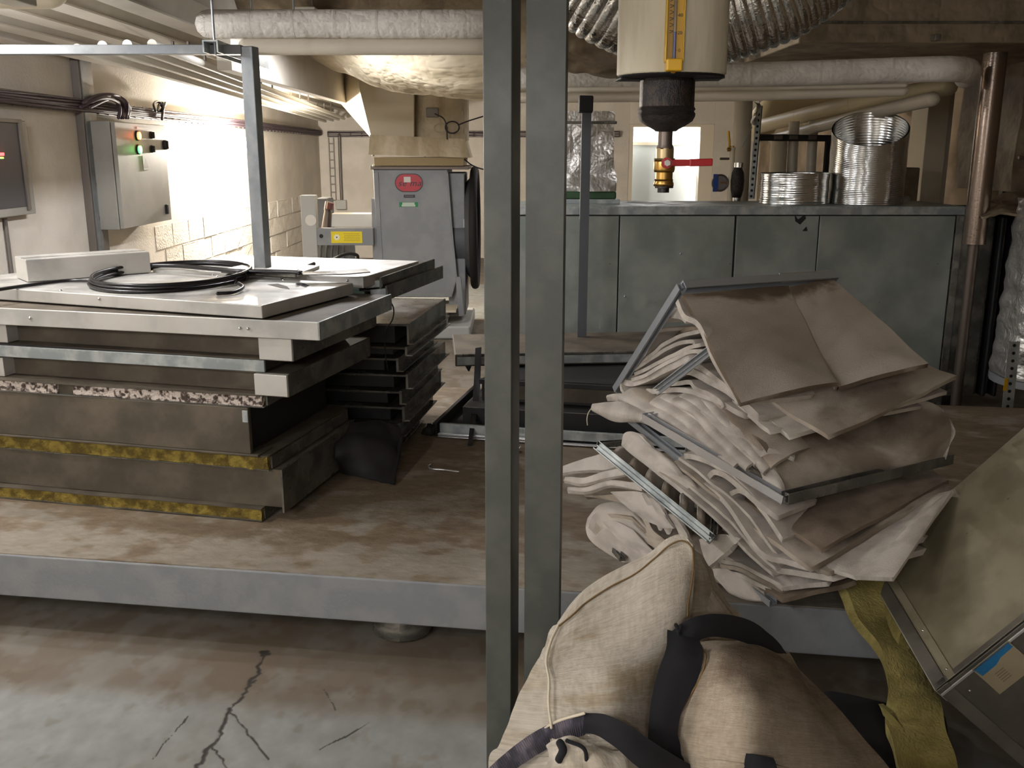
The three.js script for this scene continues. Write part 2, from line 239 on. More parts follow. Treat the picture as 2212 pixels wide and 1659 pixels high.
// ---------- the room ----------
const WL = -2.8, WR = 3.6, WB = -14.3, WF = 2.6, LOW = 2.2, HIGH = 3.1, EDGE = -1.42;
{ // floor: grey floor paint, brown dirt, painted plinth shade, a crack that runs from the plinth towards the camera
  const X0 = -3.2, SX = 7, SZ = 9, N = 2048, crack = [];
  const line = (pts, w) => { const q = pts.map(([x, y]) => { const p = Y(x, y, 0); return [p.x, -p.z]; }); for (let i = 1; i < q.length; i++) { let p = q[i - 1]; for (let k = 1; k <= 4; k++) { const f = k / 4, j = k < 4 ? 0.5 * w + 0.003 : 0, n = [lerp(q[i - 1][0], q[i][0], f) + rr(-j, j), lerp(q[i - 1][1], q[i][1], f) + rr(-j, j)]; crack.push([...p, ...n, w * rr(0.6, 1.25)]); p = n; } } };
  for (let i = 0; i < 6; i++) line([[566 + i * 3, 1408 + (i % 2) * 6], [572 - i, 1416]], 0.008);
  line([[572, 1412], [556, 1440], [562, 1455], [540, 1470], [533, 1495], [505, 1522], [497, 1535], [481, 1568], [476, 1590], [455, 1612], [440, 1635], [424, 1659], [400, 1700]], 0.006);
  line([[497, 1533], [515, 1560], [545, 1595], [580, 1640]], 0.002); line([[457, 1612], [475, 1635], [492, 1662]], 0.002); line([[405, 1548], [360, 1600], [330, 1640]], 0.0015); line([[540, 1478], [552, 1470]], 0.004);
  line([[700, 1490], [725, 1535]], 0.001); line([[690, 1620], [800, 1560]], 0.0012);
  const cells = new Map(), cs = 0.1; // look-up of crack pieces
  for (const c of crack) { const n = Math.ceil(Math.hypot(c[2] - c[0], c[3] - c[1]) / 0.03); for (let i = 0; i <= n; i++) for (let a = -1; a < 2; a++) for (let b = -1; b < 2; b++) { const k = (Math.floor(lerp(c[0], c[2], i / n) / cs) + a) + ',' + (Math.floor(lerp(c[1], c[3], i / n) / cs) + b); if (!cells.has(k)) cells.set(k, new Set()); cells.get(k).add(c); } }
  const front = (x) => 2.92 - 0.149 * (x + 1.68) - 0.06; // edge of the band along the plinth: dirt with plinth shade painted in
  const depthAt = (x, z, j) => {
    const s = cells.get(Math.floor(x / cs) + ',' + Math.floor(z / cs)); if (!s) return 0; let m = 0;
    for (const [a, b, c, d, w] of s) { const t = clamp(((x - a) * (c - a) + (z - b) * (d - b)) / ((c - a) ** 2 + (d - b) ** 2 + 1e-9), 0, 1), e = Math.hypot(x - lerp(a, c, t), z - lerp(b, d, t)) + j; m = Math.max(m, 1 - smooth(w * 0.4, w * 1.3, e)); }
    return m;
  };
  const map = tex(N, (u, v) => {
    const x = X0 + u * SX, z = v * SZ, n = fbm(u, v, 14, 6, 101), f = fbm(u, v, 180, 3, 102), st = fbm(u, v * 0.4, 26, 4, 103);
    let c = mix3([132, 133, 129], [150, 150, 144], n); c = c.map((q) => q + (f - 0.5) * 26);
    const dirt = smooth(0.55, 0.75, st) * 0.35 + smooth(0.6, 0.78, fbm(u, v, 110, 4, 104)) * 0.6;
    const e = front(x) - z + (fbm(u, v, 50, 4, 105) - 0.5) * 0.12, band = (1 - smooth(0.2, 0.34, e)) * (0.62 + 0.38 * smooth(0.3, 0.6, fbm(u, v, 90, 3, 106)));
    c = mix3(c, [102, 88, 70], clamp(dirt * 0.45 + band * 0.8, 0, 0.9));
    const k = depthAt(x, z, (f - 0.5) * 0.006); return mix3(c, [38, 32, 26], k * 0.9);
  });
  const bump = tex(1024, (u, v) => 200 + (fbm(u, v, 120, 3, 107) - 0.5) * 60 - 150 * depthAt(X0 + u * SX, v * SZ, 0), false);
  M.floor = std(W1, 0.7, 0, { map, bumpMap: bump, bumpScale: 0.003 });
  const g = new THREE.BoxGeometry(WR - WL + 0.6, 0.2, WF - WB + 4), p = g.attributes.position; g.translate((WR + WL) / 2, -0.1, (WF + WB) / 2 - 1.7);
  for (let i = 0; i < p.count; i++) g.attributes.uv.setXY(i, (p.getX(i) - X0) / SX, -p.getZ(i) / SZ);
  struct('floor', g, M.floor);
}
const wl = struct('wall_left', box2(WL - 0.2, WL, 0, HIGH + 0.2, WB, WF), M.wall);
{ // painted masonry shows low on the far half of this wall
  const shapes = [0, 1, 2, 3].map(() => { const g = rbox(0.05, 0.192, 0.396, 0.006, 2), p = g.attributes.position; for (let i = 0; i < p.count; i++) if (p.getX(i) > 0.01) p.setX(i, p.getX(i) + 0.006 * PN.noise(p.getY(i) * 14, p.getZ(i) * 9, rr(0, 3))); g.computeVertexNormals(); return g; });
  for (let r = 0; r < 5; r++) for (let z = -7.75 - (r % 2) * 0.2; z > WB + 0.4; z -= 0.4) { const m = part(wl, 'block', shapes[(rnd() * 4) | 0], M.block); m.position.set(WL - 0.019 + rr(-0.004, 0.004), 0.1 + r * 0.195, z); }
}
struct('wall_right', box2(WR, WR + 0.2, 0, HIGH + 0.2, WB, WF), M.wallBrown);
struct('wall_front', box2(WL - 0.2, WR + 0.2, 0, HIGH + 0.2, WF, WF + 0.2), M.wall);
const D0 = 1.7, D1 = 2.93, DH = 1.93; // the doorway at the back
struct('wall_back', [box2(WL - 0.2, D0, 0, HIGH + 0.2, WB - 0.2, WB), box2(D1, WR + 0.2, 0, HIGH + 0.2, WB - 0.2, WB), box2(D0, D1, DH, HIGH + 0.2, WB - 0.2, WB)], M.wall);
{
  const c = struct('ceiling', [box2(WL - 0.2, EDGE, LOW, LOW + 0.14, WB, WF), box2(EDGE - 0.1, EDGE, LOW + 0.1, HIGH, WB, WF)], M.ceil);
  const prof = [[-0.085, 0], [-0.045, -0.09], [0.045, -0.09], [0.085, 0]].map(([x, y]) => [x, y]);
  const lip = [[-0.06, -0.092], [-0.06, -0.1], [0.06, -0.1], [0.06, -0.092]];
  for (const x of [-2.62, -2.34, -2.06, -1.78, -1.5]) { const r = part(c, 'rib', run(V(x, LOW, WF), V(x, LOW, WB), prof), M.ceil); part(r, 'flange', run(V(x, LOW, WF), V(x, LOW, WB), lip), M.ceil); }
  part(c, 'upper_slab', box2(EDGE - 0.1, WR + 0.2, HIGH, HIGH + 0.2, WB - 2.4, WF), M.ceil);
  part(c, 'edge_beam', box2(-1.5, EDGE - 0.002, 1.97, LOW + 0.1, -3.05, WF - 0.002, 0.004), M.ceil); part(c, 'edge_beam', box2(-1.5, EDGE - 0.002, 1.95, LOW + 0.1, WB + 0.002, -5.1, 0.004), M.ceil);  // front beam is unseen, added to cut lamp light off the upper space
}
{ // the lit room beyond the doorway
  struct('wall_corridor', [box2(0.9, D0 - 0.12, 0, HIGH, WB - 2.2, WB - 0.2), box2(D1 + 0.35, D1 + 0.55, 0, HIGH, WB - 2.2, WB - 0.2), box2(0.9, D1 + 0.55, 0, HIGH, WB - 2.4, WB - 2.2)], M.wall);
  const d = new THREE.Group(); d.name = 'door_1'; scene.add(d); tag(d, null, null, null, 'structure');
  part(d, 'jamb', [box2(D0 + 0.002, D0 + 0.06, 0.002, DH - 0.002, WB - 0.19, WB - 0.004), box2(D1 - 0.2, D1 - 0.002, 0.002, DH - 0.002, WB - 0.19, WB - 0.004), box2(D0 + 0.06, D1 - 0.2, DH - 0.04, DH - 0.002, WB - 0.19, WB - 0.004)], M.jamb);
  part(d, 'door_leaf', obox(V(2.18, 0.84, WB - 0.42), V(1, 0, -0.22), V(0, 1, 0), 0.92, 1.66, 0.045, 0.004), M.doorBlue);
  part(d, 'door_rail', obox(V(2.19, 1.66, WB - 0.4), V(1, 0, -0.22), V(0, 1, 0), 0.9, 0.05, 0.05, 0.004), M.jamb);
}
// ---------- lamps ----------
{
  const c = V(-2.5, 1.6, -9.3), t = thing('wall_lamp', 'glaring round bulkhead lamp on a bracket at the far white wall', 'lamp');
  part(t, 'bracket', [bar(V(WL, 1.6, -9.3), V(-2.58, 1.6, -9.3), 0.04, 0.04), cyl(V(WL + 0.002, 1.6, -9.3), V(WL + 0.02, 1.6, -9.3), 0.06)], M.trayGrey);
  part(t, 'globe', new THREE.SphereGeometry(0.075, 24, 16).translate(c.x, c.y, c.z), glow(LIGHT.warm, 14)); seat(t);
  const l = new THREE.PointLight(LIGHT.warm, LIGHT.wallGlobe, 0, 2); l.name = 'wall_lamp_light'; l.position.copy(c); l.shadow.radius = 3; l.castShadow = true; scene.add(l);
}
function batten(c, len, turn, label, k, color, down, hood) {
  const t = thing('batten_lamp', label, 'lamp'), dx = V(Math.cos(turn), 0, -Math.sin(turn)), a = c.clone().addScaledVector(dx, -len / 2), b = c.clone().addScaledVector(dx, len / 2);
  part(t, 'housing', bar(a, b, 0.1, 0.05), M.white);
  part(t, 'diffuser', bar(a.clone().add(V(0, -0.045, 0)), b.clone().add(V(0, -0.045, 0)), 0.08, 0.035), glow(color, 6));
  if (hood) { part(t, 'reflector', [[-1, 1]].map(() => bar(a.clone().add(V(0, -0.005, 0)), b.clone().add(V(0, -0.005, 0)), 0.2, 0.006)), M.white); const l = new THREE.RectAreaLight(color, k, len, 0.1); l.name = 'batten_lamp_light'; l.position.copy(c).add(V(0, -0.075, 0)); l.rotation.set(-Math.PI / 2, 0, turn); l.castShadow = true; scene.add(l); }
  if (down > c.y + 0.1) part(t, 'hanger', [cyl(a.clone().lerp(b, 0.2).setY(c.y), a.clone().lerp(b, 0.2).setY(down), 0.006), cyl(a.clone().lerp(b, 0.8).setY(c.y), a.clone().lerp(b, 0.8).setY(down), 0.006)], M.trayGrey);
  seat(t);
  if (!hood) for (const s of [-0.36, 0, 0.36]) { const l = new THREE.PointLight(color, k, 0, 2); l.name = 'batten_lamp_light'; l.position.copy(c).addScaledVector(dx, s * len).add(V(0, -0.075, 0)); l.shadow.radius = 1.6; l.castShadow = true; scene.add(l); }
}
batten(V(-2.12, 2.14, -3.25), 1.25, Math.PI / 2, 'fluorescent batten lamp under the low ribbed ceiling beside the sheet-metal stack', LIGHT.batten, LIGHT.tube, LOW);
batten(V(-2.0, 2.14, 0.2), 1.25, Math.PI / 2, 'fluorescent batten lamp under the low ribbed ceiling, behind the camera', LIGHT.backBatten, LIGHT.tube, LOW);
batten(V(-0.45, 2.08, 1.0), 1.25, 0, 'added fill lamp shaped as a batten, unseen behind the camera', LIGHT.fillBatten, LIGHT.tube, HIGH);  // weak frontal fill, added where no fitting is known
batten(V(-1.02, 2.215, -5.5), 1.0, Math.PI / 2, 'unseen hooded batten lamp added behind the wrapped pipe to light the blower', LIGHT.addedMidBatten, LIGHT.tube, 2.32, true);  // added out of sight to brighten the blower front
batten(V(1.15, 2.32, -9.6), 1.25, 0.1, 'unseen hooded batten lamp added behind the insulated pipes to light the rear', LIGHT.addedRearBatten, LIGHT.tube, HIGH, true);  // added out of sight to brighten the back wall and standpipes
batten(V(2.35, 2.5, WB - 1.0), 0.9, 0, 'fluorescent batten lamp in the room beyond the doorway', LIGHT.corridor, LIGHT.cool, HIGH);

// ---------- the concrete plinth ----------
const PY = rad(8.5), pU = V(Math.cos(PY), 0, Math.sin(PY)), pW = V(Math.sin(PY), 0, -Math.cos(PY)), PT = 0.267;
{
  const t = thing('concrete_plinth', 'broad grey-painted concrete plinth raised on feet, its top brown with dirt', 'plinth');
  const A = V(-0.093, 0, -2.676), L = A.clone().addScaledVector(pU, -2.4), W = 5.2, D = 2.45, c = L.clone().addScaledVector(pU, W / 2).addScaledVector(pW, D / 2);
  const topMap = tex(1024, (u, v) => { const n = fbm(u * 0.5, v, 16, 6, 110), s = fbm(u * 1.6, v, 34, 5, 111), near = fbm(u, v, 9, 4, 112); let q = mix3([102, 86, 66], [126, 109, 86], n); const bare = smooth(0.5, 0.66, s * 0.55 + n * 0.3 + near * 0.15 + (1 - smooth(0.0, 0.25, v)) * 0.14); q = mix3(q, [142, 134, 120], bare * 0.85); return q.map((k) => k + (fbm(u, v, 150, 2, 113) - 0.5) * 24); });
  M.plinthTop = std(W1, 0.8, 0, { map: topMap, bumpMap: rep(T.grain, 8), bumpScale: 0.003 });
  const body = part(t, 'body', obox(V(c.x, 0.19, c.z), pU, V(0, 1, 0), W, 0.148, D, 0.006), M.plinth);
  { const g = new THREE.BoxGeometry(W - 0.012, 0.003, D - 0.012, 60, 1, 30), p = g.attributes.position; for (let i = 0; i < p.count; i++) { if (p.getY(i) > 0) { p.setY(i, p.getY(i) + 0.0012 * PN.noise(p.getX(i) * 6, 1, p.getZ(i) * 6)); g.attributes.uv.setXY(i, p.getX(i) / W + 0.5, -p.getZ(i) / D + 0.5); } } part(t, 'dirt_layer', g.applyMatrix4(basis(pU, V(0, 1, 0), pW.clone().negate(), V(c.x, 0.2652, c.z))), M.plinthTop, 'brown dirt trodden over the grey paint'); }
  for (const [a, b] of [[2.1, 0.18], [3.9, 0.18], [0.4, 0.2], [0.5, 2.2], [2.4, 2.2], [4.6, 2.2]]) { const q = L.clone().addScaledVector(pU, a).addScaledVector(pW, b); part(t, 'foot', lathe([[0, 0], [0.085, 0], [0.1, 0.012], [0.1, 0.045], [0.085, 0.06], [0.08, 0.117], [0, 0.117]], q, 24), M.galvDark); }
  seat(t);
}

// ---------- left wall: cable tray, cabinets, conduits ----------
function tray(name, A, B, up, label, group, bundle) { // two rails, rungs and cables along A-B, standing off a wall along "out"
  const t = thing(name, label, 'cable tray', group), d = V().subVectors(B, A), L = d.length(), o = up.clone(); d.normalize();
  for (const y of [-0.04, 0.04]) part(t, 'rail', bar(A.clone().add(V(0, y, 0)), B.clone().add(V(0, y, 0)), 0.012, 0.022, o), M.trayGrey);
  const rung = rbox(0.014, 0.085, 0.02, 0.002), n = Math.floor(L / 0.16);
  for (let i = 0; i <= n; i++) { const m = part(t, 'rung', rung, M.trayGrey); m.position.copy(A).addScaledVector(d, (i / n) * L).addScaledVector(o, 0.012); }
  for (let k = 0; k < bundle; k++) { const pts = []; for (let i = 0; i <= 14; i++) pts.push(A.clone().addScaledVector(d, (i / 14) * L).add(V(0, -0.028 + 0.056 * (k / Math.max(1, bundle - 1)) + rr(-0.006, 0.006), 0)).addScaledVector(o, 0.034 + rr(0, 0.01))); part(t, 'cable', tube(pts, rr(0.006, 0.01), 60, 6), M.cable); }
  seat(t); return t;
}
tray('cable_tray', XW(-260, 180, WL + 0.02), XW(688, 287, WL + 0.02), V(1, 0, 0), 'long cable tray with purple-grey cables along the lamp-lit wall', null, 5);
tray('cable_tray', V(-2.66, 1.79, WB + 0.02), V(1.55, 1.79, WB + 0.02), V(0, 0, 1), 'cable tray running across the far end wall behind the fan', null, 4);
{ // drop of a small ladder tray, and a conduit with a switch box, on the end wall
  const t = thing('cable_ladder', 'narrow cable ladder dropping down the far corner from the cross tray', 'cable ladder'), x = -2.62;
  for (const k of [-0.035, 0.035]) part(t, 'rail', bar(V(x + k, 1.74, WB + 0.02), V(x + k, 0.75, WB + 0.02), 0.014, 0.02, V(0, 0, 1)), M.trayGrey);
  for (let i = 0; i < 8; i++) part(t, 'rung', box(x, 0.85 + i * 0.115, WB + 0.03, 0.07, 0.014, 0.014), M.trayGrey); seat(t);
  const s = thing('wall_socket', 'pale conduit ending in a socket box on the far end wall', 'socket');
  part(s, 'conduit', tube([Z(733, 292, 14.26), Z(735, 360, 14.26), Z(738, 432, 14.26)], 0.022, 20, 8), M.trayGrey); part(s, 'socket_box', box2(Z(727, 440, 14.27).x, Z(749, 440, 14.27).x, Z(735, 452, 14.25).y, Z(735, 432, 14.25).y, -14.295, -14.2, 0.008), M.paleGrey); seat(s);
}
{ // loops of spare cable on the tray above the cabinet
  const t = thing('cable_loops', 'looped purple-grey cables bunched on the tray above the grey cabinet', 'cable');
  const w = (px, py) => XW(px, py, WL + 0.07 + rr(0, 0.05));
  for (const [a, b] of [[0, 0], [4, 5], [-6, 9], [10, 3], [14, 10]]) part(t, 'cable', tube([w(180 + a, 222 + b), w(215 + a, 206 + b), w(245 + a, 205 + b), w(263 + a, 218 + b), w(265 + a, 240), w(262 + a, 254)], 0.012, 40, 7), M.cable);
  for (const a of [0, 12, 24]) part(t, 'cable', tube([w(336 + a * 0.4, 240), w(332 + a, 226), w(345 + a * 0.5, 222), w(352, 236), w(350, 258)], 0.01, 30, 7), M.cableDark); seat(t);
}
{ // flat grey strip in place of a shaded recess edge, and a red-brown conduit
  const z = XW(184, 330, WL).z, t = thing('recess_shade_strip', 'flat grey strip standing for a shaded recess edge in the white wall', 'cable channel');
  part(t, 'channel', box2(WL, WL + 0.05, 0.02, LOW, z - 0.12, z + 0.09, 0.004), M.trayGrey); part(t, 'cover', box2(WL + 0.05, WL + 0.056, 0.02, LOW, z - 0.02, z + 0.07, 0.002), M.framePaint); seat(t);
  const c = thing('conduit', 'thin red-brown conduit clipped upright beside the grey control cabinet', 'conduit'), zc = XW(198, 400, WL + 0.03).z;
  part(c, 'pipe', cyl(V(WL + 0.04, 0.02, zc - 0.03), V(WL + 0.04, 1.74, zc - 0.03), 0.014), M.conduitRed);
  for (const py of [318, 398, 472]) { const q = XW(200, py, WL + 0.03); part(c, 'clamp', box(WL + 0.03, q.y, zc - 0.03, 0.055, 0.03, 0.06, 0.004), M.trayGrey); } seat(c);
}
const warnTri = canvasTex(128, 128, (g) => { g.fillStyle = '#9c9a92'; g.fillRect(0, 0, 128, 128); g.fillStyle = '#3a3630'; g.beginPath(); g.moveTo(64, 14); g.lineTo(116, 108); g.lineTo(12, 108); g.fill(); g.fillStyle = '#7d745c'; g.beginPath(); g.moveTo(64, 36); g.lineTo(98, 98); g.lineTo(30, 98); g.fill(); });
const plate = (c, ex, ey, w, h, t) => { const g = new THREE.BoxGeometry(w, h, t), x = ex.clone().normalize(), z = V().crossVectors(x, ey).normalize(), y = V().crossVectors(z, x); return g.applyMatrix4(basis(x, y, z, c)); };
{
  const XF = WL + 0.21, a = XW(257, 380, XF), b = XW(364, 380, XF), top = XW(257, 262, XF).y, bot = XW(257, 499, XF).y, z0 = a.z, z1 = b.z;
  const t = thing('control_cabinet', 'grey steel control cabinet with glowing orange and green lamps on its door', 'cabinet');
  part(t, 'body', box2(WL, XF - 0.03, bot, top, z1, z0, 0.005), M.cabinet);
  const d = part(t, 'door', box2(XF - 0.027, XF, bot + 0.006, top - 0.006, z1 + 0.006, z0 - 0.006, 0.004), M.cabinet);
  const at = (px, py) => XW(px, py, XF);
  for (const [px, py, r, col, k] of [[295, 293, 0.026, 0xff5a10, 5], [297, 323, 0.026, 0x18d85a, 4]]) { const p = at(px, py); part(t, 'bezel', cyl(p, p.clone().add(V(0.012, 0, 0)), r * 1.3), M.rubber); part(t, 'indicator_lamp', cyl(p, p.clone().add(V(0.024, 0, 0)), r), glow(col, k), col > 0x800000 ? 'lit orange indicator lamp' : 'lit green indicator lamp'); const l = new THREE.PointLight(col, 0.02); l.name = 'indicator_light'; l.position.copy(p).add(V(0.045, 0, 0)); l.castShadow = true; scene.add(l); }
  for (const [px, py] of [[325, 292], [326, 322]]) { const p = at(px, py); part(t, 'rotary_switch', [cyl(p, p.clone().add(V(0.012, 0, 0)), 0.026), box(p.x + 0.02, p.y, p.z, 0.02, 0.045, 0.014, 0.003)], M.rubber); }
  { const p = at(314, 352); part(t, 'warning_sign', plate(p.add(V(0.002, 0, 0)), V(0, 0, -1), V(0, 1, 0), 0.1, 0.1, 0.003), std(W1, 0.5, 0, { map: warnTri })); }
  { const p = at(354, 313); part(t, 'main_switch', [cyl(p, p.clone().add(V(0.02, 0, 0)), 0.035), box(p.x + 0.024, p.y, p.z, 0.02, 0.06, 0.02, 0.005)], M.rubber); }
  { const p = at(358, 452); part(t, 'latch', box(p.x + 0.01, p.y, p.z, 0.02, 0.07, 0.03, 0.004), M.rubber); }
  { const p = at(308, 277); part(t, 'name_strip', box(p.x, p.y, p.z, 0.004, 0.014, 0.22, 0.001), M.paleGrey); }
  seat(t);
}
{ // wall panel with a dark window at the picture's edge
  const XF = WL + 0.06, a = XW(-120, 400, XF), b = XW(72, 400, XF), t = thing('panel_enclosure', 'pale wall enclosure with a dark glass window and small red light', 'enclosure'), y1 = XW(72, 262, XF).y, y0 = XW(72, 462, XF).y;
  part(t, 'housing', box2(WL, XF, y0, y1, b.z, a.z, 0.006), M.cabinet);
  const g0 = XW(52, 400, XF), gy1 = XW(42, 266, XF).y, gy0 = XW(56, 446, XF).y; part(t, 'window', box2(XF - 0.004, XF + 0.004, gy0, gy1, g0.z, a.z + 0.1 - 0.2, 0.002), M.darkGlass);
  part(t, 'window_seal', [box2(XF, XF + 0.012, gy1, gy1 + 0.02, g0.z, a.z - 0.1, 0.002), box2(XF, XF + 0.012, gy0 - 0.02, gy1 + 0.02, g0.z - 0.035, g0.z, 0.002)], M.trayGrey);
  { const p = XW(3, 333, XF + 0.008); part(t, 'indicator_lamp', box(p.x, p.y, p.z, 0.008, 0.016, 0.05, 0.002), glow(0xff2030, 3), 'small red indicator light'); const q = XW(4, 341, XF + 0.008); part(t, 'indicator_lamp', box(q.x, q.y, q.z, 0.008, 0.01, 0.03, 0.002), glow(0x6aff40, 1.2), 'small green indicator light'); const l = new THREE.PointLight(0xff2030, 0.004); l.name = 'indicator_light'; l.position.copy(p).add(V(0.03, 0, 0)); l.castShadow = true; scene.add(l); }
  seat(t);
  const z = XW(12, 520, WL).z, c = thing('conduit', 'thin grey conduit dropping to the floor below the wall enclosure', 'conduit'); part(c, 'pipe', cyl(V(WL + 0.012, 0.01, z), V(WL + 0.012, y0 - 0.01, z), 0.011), M.trayGrey); part(c, 'clamp', box(WL + 0.012, 0.7, z, 0.024, 0.02, 0.05, 0.003), M.trayGrey); seat(c);
}
{ // four white conduits under the low ceiling, lit by the wall lamp
  [[-1.7, 1.985], [-1.78, 1.975], [-1.86, 1.963], [-1.96, 1.95]].forEach(([x, y], i) => {
    const t = thing('ceiling_conduit', ['white conduit under the ribbed ceiling, farthest from the lamp-lit wall', 'white conduit under the ribbed ceiling, second one out from the far-off duct side', 'white conduit under the ribbed ceiling, next to the one nearest the lamp-lit wall', 'white conduit under the ribbed ceiling, nearest the lamp-lit wall'][i], 'pipe', 'white conduits under the low ceiling'), at = (d) => V(x + 0.085 * (6.5 - d), y, -d);
    part(t, 'pipe', cyl(at([4.22, 4.14, 4.07, 4.06][i]), at(13.6), 0.02), M.white);
    for (const d of [5.2, 7.4, 9.6, 11.8]) { const p = at(d); part(t, 'hanger', box2(p.x - 0.006, p.x + 0.006, y + 0.015, LOW - 0.1, p.z - 0.01, p.z + 0.01, 0.002), M.trayGrey); } seat(t);
  });
  const t = thing('round_duct', 'beige round duct end under the ribbed ceiling at the top corner', 'duct'); part(t, 'pipe', [cyl(Z(-220, -45, 3.4), Z(95, -38, 3.7), 0.09, 0.09, 40), new THREE.SphereGeometry(0.09, 30, 12).translate(...Z(95, -38, 3.7).toArray())], M.cream); part(t, 'hanger', bar(Z(20, -60, 3.6), Z(20, -60, 3.6).setY(LOW), 0.03, 0.004), M.trayGrey); seat(t);
  const k = thing('rib_bracket', 'small dark bracket hanging from a ceiling rib at the top edge', 'bracket'), p = Z(226, 0, 5.0); part(k, 'plate', box(p.x, p.y, p.z, 0.06, 0.12, 0.05, 0.008), M.iron); part(k, 'bolt', cyl(p.clone().add(V(0, 0.04, 0)), p.clone().setY(LOW), 0.008), M.iron); seat(k);
}

// ---------- steel posts and frames ----------
{
  const yaw = rad(9), t = thing('steel_post', 'grey-green steel box post, its dark inner side showing, before the stacks', 'post'), a = Z(1045, 0, 1.9).x, w = 0.0565;
  const ex = V(Math.cos(yaw), 0, Math.sin(yaw)), ez = V(Math.sin(yaw), 0, -Math.cos(yaw)), c0 = V(a - 0.006, 0, -1.9).addScaledVector(ex, w / 2).addScaledVector(ez, 0.055), c1 = V(a, HIGH - 0.003, -1.9).addScaledVector(ex, w / 2).addScaledVector(ez, 0.055);
  part(t, 'tube', bar(c0.setY(0.008), c1, w, 0.11, ez, 0.003), M.steelPaint);
  part(t, 'foot_plate', ybox(V(c0.x, 0.004, c0.z), -yaw, 0.14, 0.008, 0.18, 0.002), M.steelPaint); seat(t);
}
{
  const yaw = rad(8), t = thing('steel_post', 'wider scratched steel channel post standing beside the grey-green box post', 'post'), a = Z(1137, 0, 1.9).x, w = 0.075;
  const ex = V(Math.cos(yaw), 0, Math.sin(yaw)), ez = V(Math.sin(yaw), 0, -Math.cos(yaw)), c = V(a, 0, -1.9).addScaledVector(ex, w / 2);
  part(t, 'channel', run(V(c.x, 0.008, c.z), V(c.x, HIGH - 0.003, c.z), Uprof(w, 0.055, 0.006), ez), M.steelPaint);
  part(t, 'foot_plate', ybox(V(c.x, 0.004, c.z - 0.03), -yaw, 0.16, 0.008, 0.13, 0.002), M.steelPaint); seat(t);
}
{
  const t = thing('steel_gantry', 'blue-grey square-tube frame of post and crossbeam standing behind the sheet-metal stack', 'frame'), d = 4.0, w = 0.054, top = Z(540, 101, d).y, x = Z(539, 110, d).x;
  const yaw = rad(-14); part(t, 'post', bar(V(x, PT + 0.008, -d), V(x, top, -d), w, w, V(Math.sin(yaw), 0, Math.cos(yaw)), 0.004), M.framePaint);
  part(t, 'foot_plate', box(x, PT + 0.005, -d, 0.12, 0.008, 0.12, 0.002), M.framePaint);
  const y = Z(300, 108, d).y; part(t, 'crossbeam', bar(V(-2.55, y, -d), V(x - w / 2, y, -d), 0.05, 0.036), M.framePaint);
  part(t, 'post', bar(V(-2.52, PT + 0.008, -d - 0.03), V(-2.52, y, -d - 0.03), w, w, V(0, 0, 1), 0.004), M.framePaint); seat(t);
}
{
  const t = thing('strut_channel', 'open-ended galvanised strut channel hung by a rod above the frame corner', 'channel'), a = Z(453, 86, 3.9);
  part(t, 'channel', run(a, V(a.x, a.y, -4.7), [[-0.03, 0], [0.03, 0], [0.03, -0.045], [0.024, -0.045], [0.024, -0.006], [-0.024, -0.006], [-0.024, -0.045], [-0.03, -0.045]].map(([x, y]) => [x, y])), M.galv);
  for (const z of [-3.96, -4.55]) part(t, 'rod', cyl(V(a.x, a.y - 0.05, z), V(a.x, HIGH, z), 0.005), M.zinc); seat(t);
}
// ---------- pipes overhead ----------
function pipeRun(name, label, cat, pts, r, mat, joints = 0, clampY, group) {
  const t = thing(name, label, cat, group); part(t, 'pipe', tube(pts, r, 90, 28), mat);
  const c = new THREE.CatmullRomCurve3(pts, false, 'centripetal');
  for (let i = 1; i <= joints; i++) { const p = c.getPointAt(i / (joints + 1)), d = c.getTangentAt(i / (joints + 1)); part(t, 'joint_band', cyl(p.clone().addScaledVector(d, -0.006), p.clone().addScaledVector(d, 0.006), r * 1.015, r * 1.015, 28), mat); }
  if (clampY) for (const k of [0.2, 0.8]) { const p = c.getPointAt(k); part(t, 'hanger', cyl(p, p.clone().setY(clampY), 0.005), M.zinc); }
  seat(t); return t;
}
pipeRun('insulated_pipe', 'white wrapped insulated pipe running level above the blower duct', 'pipe', [Z(452, 52, 4.35), Z(700, 52, 4.35), Z(1050, 52, 4.35), Z(1085, 50, 4.45), Z(1092, 20, 4.6), Z(1092, -150, 4.6)], 0.0595, M.wrap, 9, HIGH);
pipeRun('water_pipe', 'smooth cream pipe slung just under the white wrapped pipe', 'pipe', [Z(532, 101, 4.35), Z(800, 101, 4.35), Z(1050, 101, 4.35), Z(1076, 102, 4.42), Z(1082, 108, 4.9)], 0.0345, M.pvc, 3);
pipeRun('insulated_pipe', 'white wrapped insulated pipe ending in a rounded elbow near the coppery pipe', 'pipe', [Z(1085, 171, 5.5), Z(1340, 166, 5.32), Z(1700, 159, 5.05), Z(1960, 151, 4.88), Z(2050, 149, 4.82), Z(2085, 152, 4.9), Z(2092, 160, 5.2), Z(2086, 166, 5.45)], 0.06, M.wrap, 8);
pipeRun('water_pipe', 'cream pipe directly beneath the wrapped pipe with the elbow', 'pipe', [Z(1085, 212, 5.6), Z(1340, 209, 5.45), Z(1600, 206, 5.25), Z(1950, 195, 5.05)], 0.029, M.pvc, 2);
pipeRun('water_pipe', 'thin cream pipe tucked against the underside of the wrapped pipe', 'pipe', [Z(1230, 194, 5.35), Z(1600, 190, 5.15), Z(1955, 183, 4.95)], 0.014, M.pvc, 0);
pipeRun('water_pipe', 'thick cream pipe slanting back from the elbow, the upper of the slanted two', 'pipe', [Z(2048, 187, 5.8), Z(1840, 225, 6.6), Z(1645, 272, 8.2)], 0.055, M.pvcYellow, 2);
